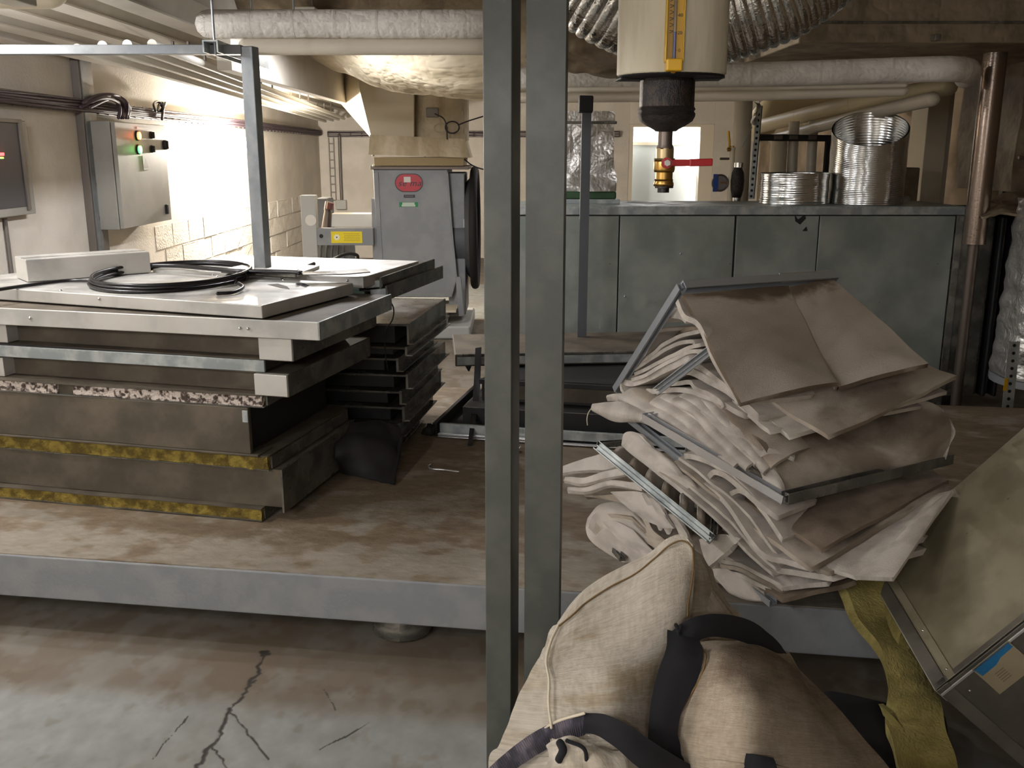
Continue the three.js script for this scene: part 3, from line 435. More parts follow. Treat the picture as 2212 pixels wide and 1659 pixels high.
pipeRun('water_pipe', 'cream pipe slanting back from the elbow, the lower of the slanted two', 'pipe', [Z(2015, 214, 5.6), Z(1860, 250, 6.4), Z(1670, 300, 7.9)], 0.04, M.pvc, 0);
{ // ends of big beige pipes seen past the valve rail
  pipeRun('lagged_pipe', 'fat beige lagged pipe elbow behind the perforated strap', 'pipe', [Z(1640, 275, 8.6), Z(1665, 245, 8.6), Z(1720, 235, 8.7), Z(1800, 228, 9)], 0.13, M.pvcYellow, 0, HIGH);
  pipeRun('lagged_pipe', 'beige lagged pipe stub lit by a lamp, above the wrapped pipe', 'pipe', [Z(1600, 128, 7.6), Z(1680, 118, 7.6), Z(1690, 85, 7.7), Z(1690, -60, 7.8)], 0.07, M.cream);
  pipeRun('lagged_pipe', 'pale pipe elbow close behind the foil hose, above the wrapped pipe', 'pipe', [Z(1590, 140, 5.9), Z(1592, 110, 5.9), Z(1600, 60, 6.0), Z(1620, -40, 6.1)], 0.045, M.wrap);
}
// ---------- upright pipe with thermometer and drain valve ----------
{
  const d = 1.75, c = Z(1449, 176, d), top = 2.6, R = 0.0945; c.y = Z(1449, 166, d).y;
  const t = thing('drain_riser', 'stout cream riser pipe with a black stub and brass valve at its bottom', 'pipe');
  part(t, 'pipe', lathe([[0.04, 0], [R - 0.004, 0], [R, 0.004], [R, top - c.y], [0, top - c.y]], c, 72), M.riser);
  const s = Z(1442, 178, d), y = (py) => Z(1442, py, d).y, o = V(s.x, 0, -d);
  part(t, 'stub', lathe([[0, y(284)], [0.018, y(284)], [0.022, y(280)], [0.034, y(272)], [0.046, y(262)], [0.05, y(252)], [0.0505, y(246)], [0.0478, y(241)], [0.0505, y(236)], [0.0478, y(231)], [0.0478, y(150)]], o, 48), M.blackIron);
  part(t, 'rim_tear', [lathe([[0.04, -0.004], [R - 0.002, -0.003], [R - 0.003, 0.003], [0.04, 0.003]], c, 48), ybox(V(c.x - 0.068, c.y - 0.004, c.z), 0.1, 0.05, 0.005, 0.05, 0.002), ybox(V(c.x + 0.06, c.y - 0.004, c.z + 0.01), -0.1, 0.05, 0.005, 0.05, 0.002)], M.black);
  const v = Z(1437, 300, d), vo = V(v.x, 0, -d); const yy = (py) => Z(1437, py, d).y;
  part(t, 'nipple', lathe([[0, yy(322)], [0.015, yy(322)], [0.0155, yy(318)], [0.0128, yy(312)], [0.0128, yy(276)]], vo, 24), M.iron);
  const hexg = (a, b, r) => cyl(V(vo.x, yy(b), vo.z), V(vo.x, yy(a), vo.z), r, r, 6);
  part(t, 'union_nut', [hexg(320, 342, 0.017), lathe([[0, yy(346)], [0.0185, yy(346)], [0.0185, yy(342)], [0, yy(342)]], vo, 24)], M.brassDull);
  const body = part(t, 'valve_body', [lathe([[0, yy(372)], [0.0175, yy(372)], [0.019, yy(366)], [0.019, yy(350)], [0.0175, yy(345)], [0, yy(345)]], vo, 24), hexg(372, 388, 0.0165), lathe([[0, yy(402)], [0.018, yy(402)], [0.018, yy(396)], [0.0165, yy(392)], [0.0165, yy(387)], [0, yy(387)]], vo, 24)], M.brass);
  part(t, 'plug', [hexg(400, 406, 0.0185), cyl(V(vo.x, yy(416), vo.z), V(vo.x, yy(404), vo.z), 0.0105, 0.0105, 4)], M.blackIron);
  const h0 = Z(1440, 352, d - 0.028), h1 = Z(1538, 351, d - 0.024);
  const lever = part(t, 'lever', [bar(h0, h1, 0.004, 0.0115, V(0, 1, 0), 0.0018), cyl(h0.clone().add(V(0, 0, -0.003)), h0.clone().add(V(0, 0, 0.003)), 0.0095)], M.red, 'red lever handle');
  part(lever, 'grip', bar(h0.clone().lerp(h1, 0.5), h1.clone().add(V(0.001, 0.0005, 0)), 0.006, 0.0128, V(0, 1, 0), 0.002), M.red);
  part(lever, 'nut', [cyl(h0.clone().add(V(0, 0, 0.002)), h0.clone().add(V(0, 0, 0.009)), 0.0058, 0.0058, 6), cyl(h0, h0.clone().add(V(0, 0, -0.028)), 0.005)], M.chrome); seat(t);
  // thermometer
  const q = thing('thermometer', 'yellow industrial glass thermometer on the cream riser pipe', 'thermometer'), td = d - R - 0.006, a = Z(1452, 154, td), tb = Z(1460, -60, td), ty = (py) => Z(1455, py, td).y, tx = (px, py) => Z(px, py, td).x;
  const tw = tx(1479, 60) - tx(1438, 60), cx = (tx(1479, 60) + tx(1438, 60)) / 2;
  const scale = canvasTex(128, 640, (g, w, h) => {
    g.fillStyle = '#c79a2c'; g.fillRect(0, 0, w, h); g.fillStyle = '#a67d20'; g.fillRect(0, 0, w * 0.46, h); g.fillStyle = '#3a2b0c'; g.textAlign = 'center'; g.font = 'bold 34px sans-serif';
    ['80', '60', '40', '20', '0'].forEach((s, i) => { g.fillText(s, w * 0.8, 62 + i * 128); g.fillRect(w * 0.6, 48 + i * 128, 10, 3); });
    g.lineWidth = 5; g.strokeStyle = '#2a1e08'; for (let i = 0; i < 9; i++) { const yq = 40 + i * 46; g.beginPath(); g.moveTo(w * 0.14, yq + 30); g.lineTo(w * 0.4, yq + 14); g.lineTo(w * 0.14, yq + (i % 2 ? 2 : 8)); g.stroke(); }
  });
  part(q, 'case', box2(cx - tw / 2, cx + tw / 2, ty(136), ty(-60), -td - 0.012, -td, 0.002), M.yellowPlate);
  part(q, 'scale', plate(V(cx, (ty(132) + ty(-60)) / 2, -td + 0.001), V(1, 0, 0), V(0, 1, 0), tw * 0.86, ty(-60) - ty(132), 0.0014), std(W1, 0.4, 0, { map: scale }));
  part(q, 'side_rail', [box2(cx - tw / 2, cx - tw * 0.42, ty(134), ty(-60), -td, -td + 0.006, 0.001), box2(cx + tw * 0.42, cx + tw / 2, ty(134), ty(-60), -td, -td + 0.006, 0.001)], M.yellowPlate);
  part(q, 'glass_tube', cyl(V(cx - 0.001, ty(130), -td + 0.004), V(cx - 0.001, ty(-60), -td + 0.004), 0.003, 0.003, 16), phy(0xb8b0a0, 0.08, 0, { transmission: 0.7, thickness: 0.003, ior: 1.45 }));
  part(q, 'spirit_column', cyl(V(cx - 0.001, ty(128), -td + 0.0072), V(cx - 0.001, ty(70), -td + 0.0072), 0.0021, 0.0021, 10), std(0x565a86, 0.3));
  part(q, 'socket_block', box2(tx(1437, 140), tx(1471, 140), ty(155), ty(128), -td - 0.004, -td + 0.018, 0.0025), M.yellowPaint); part(q, 'stem', cyl(V(cx, ty(150), -td - 0.004), V(cx, ty(150), -d + R - 0.012), 0.006), M.brass); seat(q);
}
// ---------- ribbed foil hose looping behind the riser ----------
{
  const d = 2.9, t = thing('foil_hose', 'ribbed foil flexible hose hanging in a loop behind the cream riser pipe', 'hose');
  part(t, 'hose', duct([Z(1120, -175, d), Z(1236, -86, d), Z(1345, -10, d), Z(1480, 26, d + 0.05), Z(1630, -8, d), Z(1740, -70, d - 0.02), Z(1860, -180, d)], (s) => 0.148 * (1 + 0.05 * Math.pow(Math.abs(Math.sin((s * Math.PI) / 0.023)), 0.7)), 540, 56, 0.03), M.flexFoil);
  part(t, 'collar', cyl(Z(1112, -185, d), Z(1130, -168, d), 0.158, 0.158, 40), M.zinc); part(t, 'collar', cyl(Z(1868, -188, d), Z(1850, -168, d), 0.158, 0.158, 40), M.zinc); seat(t);
  const f = thing('duct_sleeve', 'dark brown fabric sleeve sagging under the ribbed foil hose', 'duct sleeve');
  part(f, 'sleeve', duct([Z(1150, 70, 4.7), Z(1230, 95, 4.7), Z(1330, 110, 4.7), Z(1420, 90, 4.75)], (s, a) => 0.115 + 0.012 * Math.sin(a * 5 + s * 20), 40, 40, 0.08), M.brownLag); part(f, 'strap', cyl(Z(1330, 118, 4.7).setY(2.1), Z(1330, 110, 4.7).setY(HIGH), 0.006), M.cableDark); seat(f);
}

// ---------- blower with its duct ----------
const FD = 8.2, onF = (px, py, d = FD) => Z(px, py, d);
{
  const t = thing('blower', 'grey centrifugal blower with a red oval badge and a dark round inlet', 'blower');
  // front outline: slightly waisted
  const px = [[808, 368], [811, 430], [816, 490], [820, 545], [822, 590], [830, 640], [975, 640], [986, 600], [978, 540], [972, 480], [968, 420], [965, 368]], sh = px.map(([x, y]) => onF(x, y));
  const s = new THREE.Shape(sh.map((p) => new THREE.Vector2(p.x, p.y))), g = uvMetres(new THREE.ExtrudeGeometry(s, { depth: 0.6, bevelEnabled: true, bevelSize: 0.008, bevelThickness: 0.008, bevelSegments: 2 })); g.translate(0, 0, -FD - 0.6);
  part(t, 'housing', g, M.fanGrey);
  const e = (a, b, w) => bar(onF(...a, FD - 0.012), onF(...b, FD - 0.012), w, 0.012, V(0, 0, 1), 0.003);
  part(t, 'edge_strip', [e([812, 372], [818, 490], 0.04), e([818, 490], [824, 600], 0.04)], M.fanGrey); part(t, 'edge_strip', [e([966, 372], [974, 480], 0.018), e([974, 480], [986, 605], 0.018)], M.fanGrey);
  // scroll behind
  const c = V(onF(905, 520).x, 0.78, -FD - 0.34); part(t, 'scroll', cyl(c.clone().add(V(-0.3, 0, 0)), c.clone().add(V(0.42, 0, 0)), 0.31, 0.31, 48), M.motorGrey);
  part(t, 'side_plate', box2(onF(966, 500).x, onF(1004, 500).x, 0.16, 1.37, -FD - 0.62, -FD - 0.06, 0.01), M.fanGrey);
  const f0 = onF(801, 366).x, f1 = onF(1013, 366).x, fy = onF(900, 366).y; const fl = part(t, 'flange', box2(f0, f1, fy, fy + 0.028, -FD - 0.72, -FD + 0.03, 0.003), M.iron);
  for (let i = 0; i < 8; i++) part(fl, 'bolt', lathe([[0, 0.018], [0.011, 0.014], [0.013, 0]], V(lerp(f0 + 0.03, f1 - 0.1, i / 7), fy + 0.028, -FD + 0.012), 10), M.chrome);
  part(t, 'inlet_ring', (() => { const q = new THREE.TorusGeometry(0.5, 0.035, 14, 48); q.rotateY(Math.PI / 2); return q.translate(onF(1024, 500, FD + 0.1).x, onF(1024, 500).y, -FD - 0.34); })(), M.rubber, 'dark rubber inlet ring');
  part(t, 'inlet_cone', cyl(V(onF(1004, 500).x, onF(1024, 500).y, -FD - 0.34), V(onF(1024, 500).x, onF(1024, 500).y, -FD - 0.34), 0.4, 0.49, 40), M.motorGrey);
  part(t, 'side_label', box(onF(1003, 482, FD + 0.02).x, onF(1003, 482).y, -FD - 0.0, 0.012, 0.07, 0.05, 0.002), M.paleGrey);
  const badge = canvasTex(256, 180, (q, w, h) => { q.fillStyle = '#33272a'; q.fillRect(0, 0, w, h); q.fillStyle = '#c02531'; q.beginPath(); q.roundRect(8, 8, w - 16, h - 16, 82); q.fill(); q.fillStyle = '#4a0a14'; q.font = 'italic bold 72px sans-serif'; q.textAlign = 'center'; q.fillText('se', 66, 122); q.fillText('ma', 186, 122); });
  { const a = onF(852, 374, FD - 0.02), b = onF(914, 415, FD - 0.02), w = b.x - a.x, h = a.y - b.y, r = h * 0.49, sp = new THREE.Shape(); sp.absarc(w - r, r, r, -Math.PI / 2, Math.PI / 2); sp.absarc(r, r, r, Math.PI / 2, Math.PI * 1.5); const q = new THREE.ExtrudeGeometry(sp, { depth: 0.006, bevelEnabled: false, curveSegments: 24 }), uv = q.attributes.uv, p = q.attributes.position; for (let i = 0; i < p.count; i++) uv.setXY(i, p.getX(i) / w, p.getY(i) / (2 * r)); part(t, 'badge', q.translate(a.x, b.y, -FD + 0.006), std(W1, 0.4, 0, { map: badge }), 'red oval maker badge with a white square stuck on it'); }
  const stick = (x0, y0, x1, y1, mat, name, z = 0.008) => { const a = onF(x0, y0, FD - 0.02), b = onF(x1, y1, FD - 0.02); return part(t, name, plate(V((a.x + b.x) / 2, (a.y + b.y) / 2, -FD + z + 0.002), V(1, 0, 0), V(0, 1, 0), b.x - a.x, a.y - b.y, 0.004), mat); };
  stick(872, 382, 887, 394, M.white, 'sticker', 0.013);
  stick(872, 421, 896, 427, std(W1, 0.5, 0, { map: canvasTex(128, 32, (q) => { q.fillStyle = '#2a2224'; q.fillRect(0, 0, 128, 32); q.fillStyle = '#8a8084'; for (let i = 0; i < 9; i++) q.fillRect(14 + i * 11, 10, 7, 11); }) }), 'type_plate');
  stick(862, 437, 903, 447, std(W1, 0.5, 0, { map: canvasTex(256, 64, (q) => { q.fillStyle = '#1f8a4c'; q.fillRect(0, 0, 256, 64); q.fillStyle = '#dfe6d8'; q.fillRect(44, 5, 164, 26); q.fillRect(34, 33, 184, 26); q.fillStyle = '#a9bca6'; for (let i = 0; i < 14; i++) { q.fillRect(52 + i * 11, 11, 5, 13); q.fillRect(44 + i * 12, 39, 6, 13); } }) }), 'green_label');
  // plate, block and base slab
  const z = -FD; part(t, 'base_plate', box2(onF(866, 650, 7.95).x, onF(985, 650, 7.95).x, 0.232, 0.25, -8.5, -7.93, 0.003), M.cream);
  part(t, 'base_block', box2(onF(890, 670, 8).x, onF(965, 670, 8).x, 0.116, 0.232, -8.5, -8.0, 0.006), M.paleGrey);
  part(t, 'base_frame', box2(onF(855, 700, 7.95).x, onF(1016, 700, 7.95).x, 0.0, 0.115, -8.95, -7.95, 0.02), M.paleGrey);
  part(t, 'stay', bar(onF(997, 682, 8.05), onF(990, 598, 8.05), 0.045, 0.04, V(0, 0, 1)), M.fanGrey);
  part(t, 'clip', [box2(onF(864, 684, 7.93).x, onF(908, 684, 7.93).x, 0.145, 0.155, -7.97, -7.93, 0.002), box2(onF(903, 684, 7.93).x, onF(908, 684, 7.93).x, 0.116, 0.175, -7.97, -7.93, 0.002), box2(onF(864, 684, 7.93).x, onF(869, 684, 7.93).x, 0.116, 0.175, -7.97, -7.93, 0.002)], M.white);
  seat(t);
}
{
  const t = thing('motor_stand', 'pale grey motor stand with a yellow warning label beside the blower', 'stand'), d = 8.12, x = (px) => Z(px, 500, d).x, y = (py) => Z(700, py, d).y;
  part(t, 'upright', box2(x(652), x(684), 0.0, y(422), -d - 0.1, -d, 0.005), M.paleGrey); const disc = Z(671, 476, d - 0.004);
  part(t, 'round_sticker', cyl(V(disc.x, disc.y, -d), V(disc.x, disc.y, -d + 0.004), 0.046, 0.046, 28), M.white);
  part(t, 'crossbar', box2(x(684), x(806), y(530), y(493), -d - 0.08, -d, 0.005), M.fanGrey);
  const h = Z(694, 510, d); part(t, 'hole', cyl(V(h.x, h.y, -d - 0.01), V(h.x, h.y, -d + 0.002), 0.017, 0.017, 16), M.black);
  const lab = canvasTex(256, 96, (g, w) => { g.fillStyle = '#f4dc1e'; g.fillRect(0, 0, w, 96); g.fillStyle = '#fbf6d8'; g.beginPath(); for (let i = 0; i < 32; i++) { const a = (i / 32) * 6.283, r = Math.floor(i / 2) % 2 ? 27 : 22; g.lineTo(46 + Math.cos(a) * r, 48 + Math.sin(a) * r); } g.fill(); g.fillStyle = '#3a351e'; g.beginPath(); g.arc(46, 48, 6, 0, 7); g.fill(); g.fillStyle = '#b79a12'; for (let r = 0; r < 5; r++) for (let k = 0; k < 12; k++) g.fillRect(106 + k * 11 + (r % 2) * 4, 16 + r * 14, 7, 6); });
  const l0 = Z(715, 500, d), l1 = Z(783, 525, d); part(t, 'warning_label', plate(V((l0.x + l1.x) / 2, (l0.y + l1.y) / 2, -d + 0.002), V(1, 0, 0), V(0, 1, 0), l1.x - l0.x, l0.y - l1.y, 0.004), std(W1, 0.45, 0, { map: lab }), 'yellow warning label with a white gear symbol');
  part(t, 'top_box', box2(Z(719, 480, 8.4).x, Z(815, 480, 8.4).x, y(494), y(465), -8.5, -8.3, 0.006), M.white);
  part(t, 'upright', box2(x(800), x(812), 0.0, y(430), -d - 0.3, -d - 0.1, 0.005), M.fanGrey); seat(t);
  const m = thing('motor', 'dark electric motor standing behind the pale grey motor stand', 'motor');
  part(m, 'casing', box2(Z(683, 480, 8.5).x, Z(712, 480, 8.5).x, Z(700, 500, 8.5).y, Z(700, 428, 8.5).y, -8.75, -8.45, 0.02), M.motorGrey);
  part(m, 'body', cyl(Z(690, 560, 8.7), Z(760, 565, 8.7), 0.2, 0.2, 32), M.motorGrey); part(m, 'fins', [0, 1, 2, 3, 4].map((i) => cyl(Z(700 + i * 12, 561, 8.7), Z(703 + i * 12, 561, 8.7), 0.215, 0.215, 32)), M.motorGrey);
  part(m, 'base', box2(Z(690, 580, 8.7).x, Z(805, 580, 8.7).x, 0, 0.36, -9, -8.5, 0.01), M.motorGreen);
  part(m, 'coupling', [cyl(Z(705, 492, 8.3), Z(710, 445, 8.3), 0.042, 0.03, 16), cyl(Z(708, 455, 8.28), Z(711, 436, 8.28), 0.034, 0.034, 12)], M.iron); part(m, 'cap', cyl(Z(712, 452, 8.25), Z(714, 438, 8.25), 0.03, 0.03, 12), M.conduitRed, 'red-brown cap');
  part(m, 'hose', tube([Z(720, 560, 8.3), Z(750, 548, 8.25), Z(772, 552, 8.25), Z(770, 566, 8.3)], 0.014, 30, 7), M.rubber); seat(m);
}
{ // transition and duct over the blower
  const t = thing('blower_duct', 'cream sheet and cloth duct rising and flaring above the blower', 'duct'), d = 8.12, db = 8.85;
  const P = (x, y, dd = d) => Z(x, y, dd);
  part(t, 'lower_band', loft([P(809, 358), P(1000, 358), V(P(809, 358).x, P(809, 358).y, -db), V(P(1000, 358).x, P(1000, 358).y, -db)], [P(808, 340), P(1002, 340), V(P(808, 340).x, P(808, 340).y, -db), V(P(1002, 340).x, P(1002, 340).y, -db)]), M.ductBand, 'tan fabric joint');
  const q = (x, y, f = d) => [P(x, y, f), V(P(x, y).x, P(x, y).y, -db)];
  part(t, 'skirt', loft([...q(796, 334, d - 0.03), ...q(1014, 341, d - 0.03)], [...q(799, 291, d - 0.02), ...q(1002, 300, d - 0.02)]), M.ductCloth);
  part(t, 'sheet_body', loft([...q(803, 300), ...q(893, 300)], [P(776, 190), V(-1.6, P(695, 190).y, -db), P(776, 112), V(-1.39, 2.4, -db), V(-1.41, 2.19, -db), V(-1.6, 2.1, -db), ...q(893, 112)]), M.cream);
  part(t, 'round_body', cyl(V(P(948, 300).x, P(948, 302).y, -d - 0.27), V(P(948, 120).x, 2.5, -d - 0.27), 0.235, 0.235, 40), M.ductCloth);
  part(t, 'seam_strip', bar(P(893, 300, d - 0.01), P(893, 200, d - 0.01), 0.012, 0.012, V(0, 0, 1)), M.cream);
  for (const [x, y] of [[806, 335], [918, 336], [964, 337]]) part(t, 'bolt', knob(P(x, y, d - 0.01), 0.012), M.chrome);
  seat(t);
  const b = thing('duct_elbow', 'great cloth-wrapped duct elbow bulging down from the ceiling above the blower', 'duct');
  part(b, 'elbow', duct([V(-2.0, 2.95, -8.2), V(-1.35, 2.72, -7.4), V(-0.72, 2.44, -6.5), V(-0.12, 2.36, -6.1), V(0.4, 2.55, -6.4), V(0.7, 2.95, -7.0)], (s) => 0.5 + 0.012 * Math.sin(s * 9), 90, 64, 0.03), M.ductCloth);
  for (const k of [0.35, 0.62]) part(b, 'hanger', cyl(V(lerp(-1.35, 0.4, k), 2.4, -6.6), V(lerp(-1.35, 0.4, k), HIGH, -6.6), 0.008), M.zinc); seat(b);
  const c = thing('duct_sensor', 'small grey sensor box with coiled thin cable on the blower duct', 'sensor');
  const s = P(934, 243, d - 0.03); part(c, 'box', box(s.x, s.y, s.z, 0.1, 0.075, 0.06, 0.006), M.trayGrey);
  const lp = []; for (let i = 0; i < 26; i++) { const a = i * 0.55; lp.push(P(977 + 15 * Math.cos(a), 275 + 15 * Math.sin(a) * 0.85, d - 0.05 + i * 0.0008)); } part(c, 'cable', tube(lp, 0.006, 160, 6), M.cableDark);
  const l2 = []; for (let i = 0; i < 9; i++) { const a = 0.6 + i * 0.7; l2.push(P(952 + 15 * Math.cos(a), 277 + 10 * Math.sin(a), d - 0.04)); } part(c, 'cable', tube(l2, 0.006, 60, 6), M.threadPale);
  part(c, 'cable', tube([P(940, 246, d - 0.06), P(958, 256, d - 0.06), P(964, 270, d - 0.06), P(966, 300, d - 0.05)], 0.006, 40, 6), M.cableDark); part(c, 'cable', tube([P(990, 270, d - 0.05), P(1010, 262, d - 0.05), P(1048, 250, d - 0.05)], 0.006, 30, 6), M.cableDark); seat(c);
  const w = thing('duct_cable', 'thin dark cable sagging from the blower flange towards the posts', 'cable'); part(w, 'cable', tube([P(1004, 345, d - 0.02), P(1020, 357, d), P(1045, 366, d), P(1075, 368, d)], 0.006, 30, 6), M.cableDark); seat(w);
  const k = thing('dark_duct', 'dark brown insulated duct crossing above the white wrapped pipe', 'duct'); part(k, 'duct', duct([Z(475, -62, 5.4), Z(760, -72, 5.4), Z(1110, -72, 5.4)], () => 0.26, 40, 40, 0.04), M.brownLag); part(k, 'hanger', cyl(Z(760, -72, 5.4), Z(760, -72, 5.4).setY(HIGH), 0.008), M.zinc); seat(k);
}
// ---------- galvanised air-handling casing ----------
const UD = 5.7, UT = 1.235, ux = (px) => Z(px, 600, UD).x * (1 + 0), UX0 = Z(1062, 452, UD).x, uxt = (px) => Z(px, 470, UD).x;
{
  const t = thing('air_unit', 'long galvanised air-handling casing of tall sheet panels', 'air handling unit'), x1 = uxt(2083);
  part(t, 'carcass', box2(UX0 + 0.01, x1 - 0.01, 0.1, UT - 0.01, -UD - 0.62, -UD - 0.02, 0.004), M.blackSheet);
  part(t, 'top_rail', box2(UX0, x1, UT - 0.05, UT, -UD - 0.04, -UD + 0.006, 0.004), M.galv); part(t, 'top_sheet', box2(UX0, x1, UT - 0.008, UT, -UD - 0.63, -UD - 0.03, 0.002), M.unitSheet);
  part(t, 'base_rail', box2(UX0, x1, 0.0, 0.1, -UD - 0.6, -UD - 0.03, 0.004), M.galvDark);
  const edges = [UX0 + 0.006, uxt(1339), uxt(1591), uxt(1771), uxt(2066)];
  for (let i = 0; i < 4; i++) { const g = i === 1 ? 0.009 : 0.004; part(t, 'panel', box2(edges[i] + 0.003, edges[i + 1] - g, 0.11, UT - 0.056, -UD - 0.025, -UD, 0.003), M.unitSheet); }
  part(t, 'corner_post', box2(uxt(2067), x1, 0.1, UT - 0.05, -UD - 0.045, -UD + 0.008, 0.004), M.galvDark);
  for (const [px, py] of [[1350, 460], [1584, 459], [1600, 459], [1764, 459], [1780, 459], [2055, 459], [1350, 640], [1470, 548]]) { const p = Z(px, py, UD); part(t, 'rivet', new THREE.SphereGeometry(0.006, 8, 6).translate(p.x, p.y, -UD + 0.001), M.zinc); }
  const blot = (pts, n) => { const s = new THREE.Shape(pts.map(([a, b]) => { const p = Z(a, b, UD); return new THREE.Vector2(p.x, p.y); })); part(t, n, new THREE.ExtrudeGeometry(s, { depth: 0.0015, bevelEnabled: false }).translate(0, 0, -UD), M.black); };
  blot([[1716, 463], [1724, 474], [1739, 463], [1741, 472], [1728, 485], [1718, 478]], 'tape_scrap'); blot([[1742, 489], [1744, 499], [1733, 499]], 'tape_scrap');
  seat(t);
  const f = thing('flexible_connector', 'dark bolted flange and folded connector at the end of the casing', 'duct connector'), xa = uxt(2088), xb = uxt(2150), fx = (px) => Z(px, 620, UD).x;
  part(f, 'flange', box2(x1 + 0.004, x1 + 0.185, 0.08, UT - 0.045, -UD - 0.5, -UD - 0.02, 0.003), M.galvDark);
  for (const [px, py] of [[2112, 511], [2105, 570], [2098, 628], [2095, 687], [2088, 745], [2081, 800]]) { const p = Z(px, py, UD); part(f, 'hole', cyl(V(p.x, p.y, -UD - 0.03), V(p.x, p.y, -UD - 0.015), 0.014, 0.014, 14), M.black); }
  for (let i = 0; i < 4; i++) part(f, 'fold', box2(x1 + 0.19 + i * 0.035, x1 + 0.215 + i * 0.035, 0.08, UT - 0.06, -UD - 0.5, -UD - 0.05 + (i % 2) * 0.05, 0.01), i % 2 ? M.blackSheet : M.galvDark);
  part(f, 'top_cap', box2(x1 + 0.004, x1 + 0.36, UT - 0.042, UT - 0.02, -UD - 0.52, -UD + 0.01, 0.004), M.black); seat(f);
}
{ // leaning strut in front of the casing
  const t = thing('leaning_strut', 'slim dark channel strut with a black end cap leaning before the casing', 'strut'), a = Z(1257, 728, 5.22), b = Z(1268, 222, 5.3);
  part(t, 'channel', run(a, b, Uprof(0.05, 0.028, 0.004), V(0, 0, -1)), M.motorGrey); part(t, 'cap', bar(Z(1265, 243, 5.28), Z(1266, 208, 5.29), 0.075, 0.06, V(0, 0, 1), 0.006), M.black); seat(t);
}
// ---------- things standing on the casing ----------
const TZ = -6.0; const onTop = (px, d = 6.0) => { const p = Z(px, 432, d); return V(p.x, UT, -d); };
{
  const t = thing('foil_duct', 'square riser duct wrapped in crinkled foil, standing on the casing', 'duct'), x = (px) => Z(px, 350, 6.0).x, y = (py) => Z(1280, py, 6.0).y;
  part(t, 'base_frame', box2(x(1195), x(1340), UT, UT + 0.028, -6.26, -5.96, 0.003), M.galv); part(t, 'gasket', box2(x(1198), x(1332), UT + 0.028, UT + 0.075, -6.25, -5.97, 0.01), M.green);
  const g = new THREE.BoxGeometry(x(1326) - x(1196), y(240) - UT - 0.075, 0.26, 14, 30, 8), p = g.attributes.position; g.translate((x(1326) + x(1196)) / 2, (y(240) + UT + 0.075) / 2, -6.12);
  for (let i = 0; i < p.count; i++) { const a = p.getX(i), b = p.getY(i), c = p.getZ(i), k = 1 - smooth(UT + 0.06, UT + 0.25, b); p.setXYZ(i, a + (0.012 + 0.02 * k) * PN.noise(a * 9, b * 9, c * 9) + k * 0.02 * (a > x(1262) ? 1 : -1), b, c + (0.012 + 0.025 * k) * PN.noise(a * 9 + 7, b * 11, c * 9) + k * 0.012); }
  g.computeVertexNormals(); part(t, 'foil_wrap', uvMetres(g), M.foil); part(t, 'tape', box2(x(1194), x(1330), y(268), y(262), -6.26, -5.985, 0.002), M.galvDark); seat(t);
}
function coil(px0, px1, pyTop, pyTop2, d, label, name) { // ribbed aluminium hose standing on end; its rim slants
  const a = onTop(px0, d), b = onTop(px1, d), r = (b.x - a.x) / 2 - 0.004, c = V((a.x + b.x) / 2, UT, -d - 0.0), h0 = Z(px0, pyTop, d).y - UT, h1 = Z(px1, pyTop2, d).y - UT, t = thing(name, label, 'hose', 'aluminium hose lengths on the casing');
  const pos = [], uv = [], idx = [], hm = (h0 + h1) / 2, n = Math.round(hm / 0.0045), S = 72;
  for (const inner of [0, 1]) for (let i = 0; i <= n; i++) for (let j = 0; j <= S; j++) {
    const th = (j / S) * 2 * Math.PI, s = i / n, rr2 = r - inner * 0.008 + 0.0014 * Math.abs(Math.sin((s * n * Math.PI) / 3)) + 0.003 * PN.noise(Math.cos(th) * 1.5, s * 6, Math.sin(th) * 1.5), x = Math.cos(th), y = lerp(h0, h1, (x + 1) / 2) - 0.1 * Math.sin(th) * smooth(0.25, 0.4, hm);
    pos.push(c.x + x * rr2, UT + s * y + s * 0.006 * PN.noise(th * 2, 3, inner), c.z + Math.sin(th) * rr2); uv.push(th * r, s * hm);
    if (i && j) { const k = inner * (n + 1) * (S + 1) + i * (S + 1) + j, q = [k, k - 1, k - S - 2, k, k - S - 2, k - S - 1]; idx.push(...(inner ? [q[0], q[2], q[1], q[3], q[5], q[4]] : q)); }
  }
  const g = new THREE.BufferGeometry(); g.setAttribute('position', new THREE.Float32BufferAttribute(pos, 3)); g.setAttribute('uv', new THREE.Float32BufferAttribute(uv, 2)); g.setIndex(idx); g.computeVertexNormals();
  part(t, 'hose', g, M.flexAlu); seat(t); return t;
}
coil(1640, 1786, 374, 372, 5.98, 'short squat length of ribbed aluminium hose standing on the casing', 'aluminium_hose');
coil(1788, 1946, 290, 264, 5.98, 'tall open length of ribbed aluminium hose standing on the casing', 'aluminium_hose');
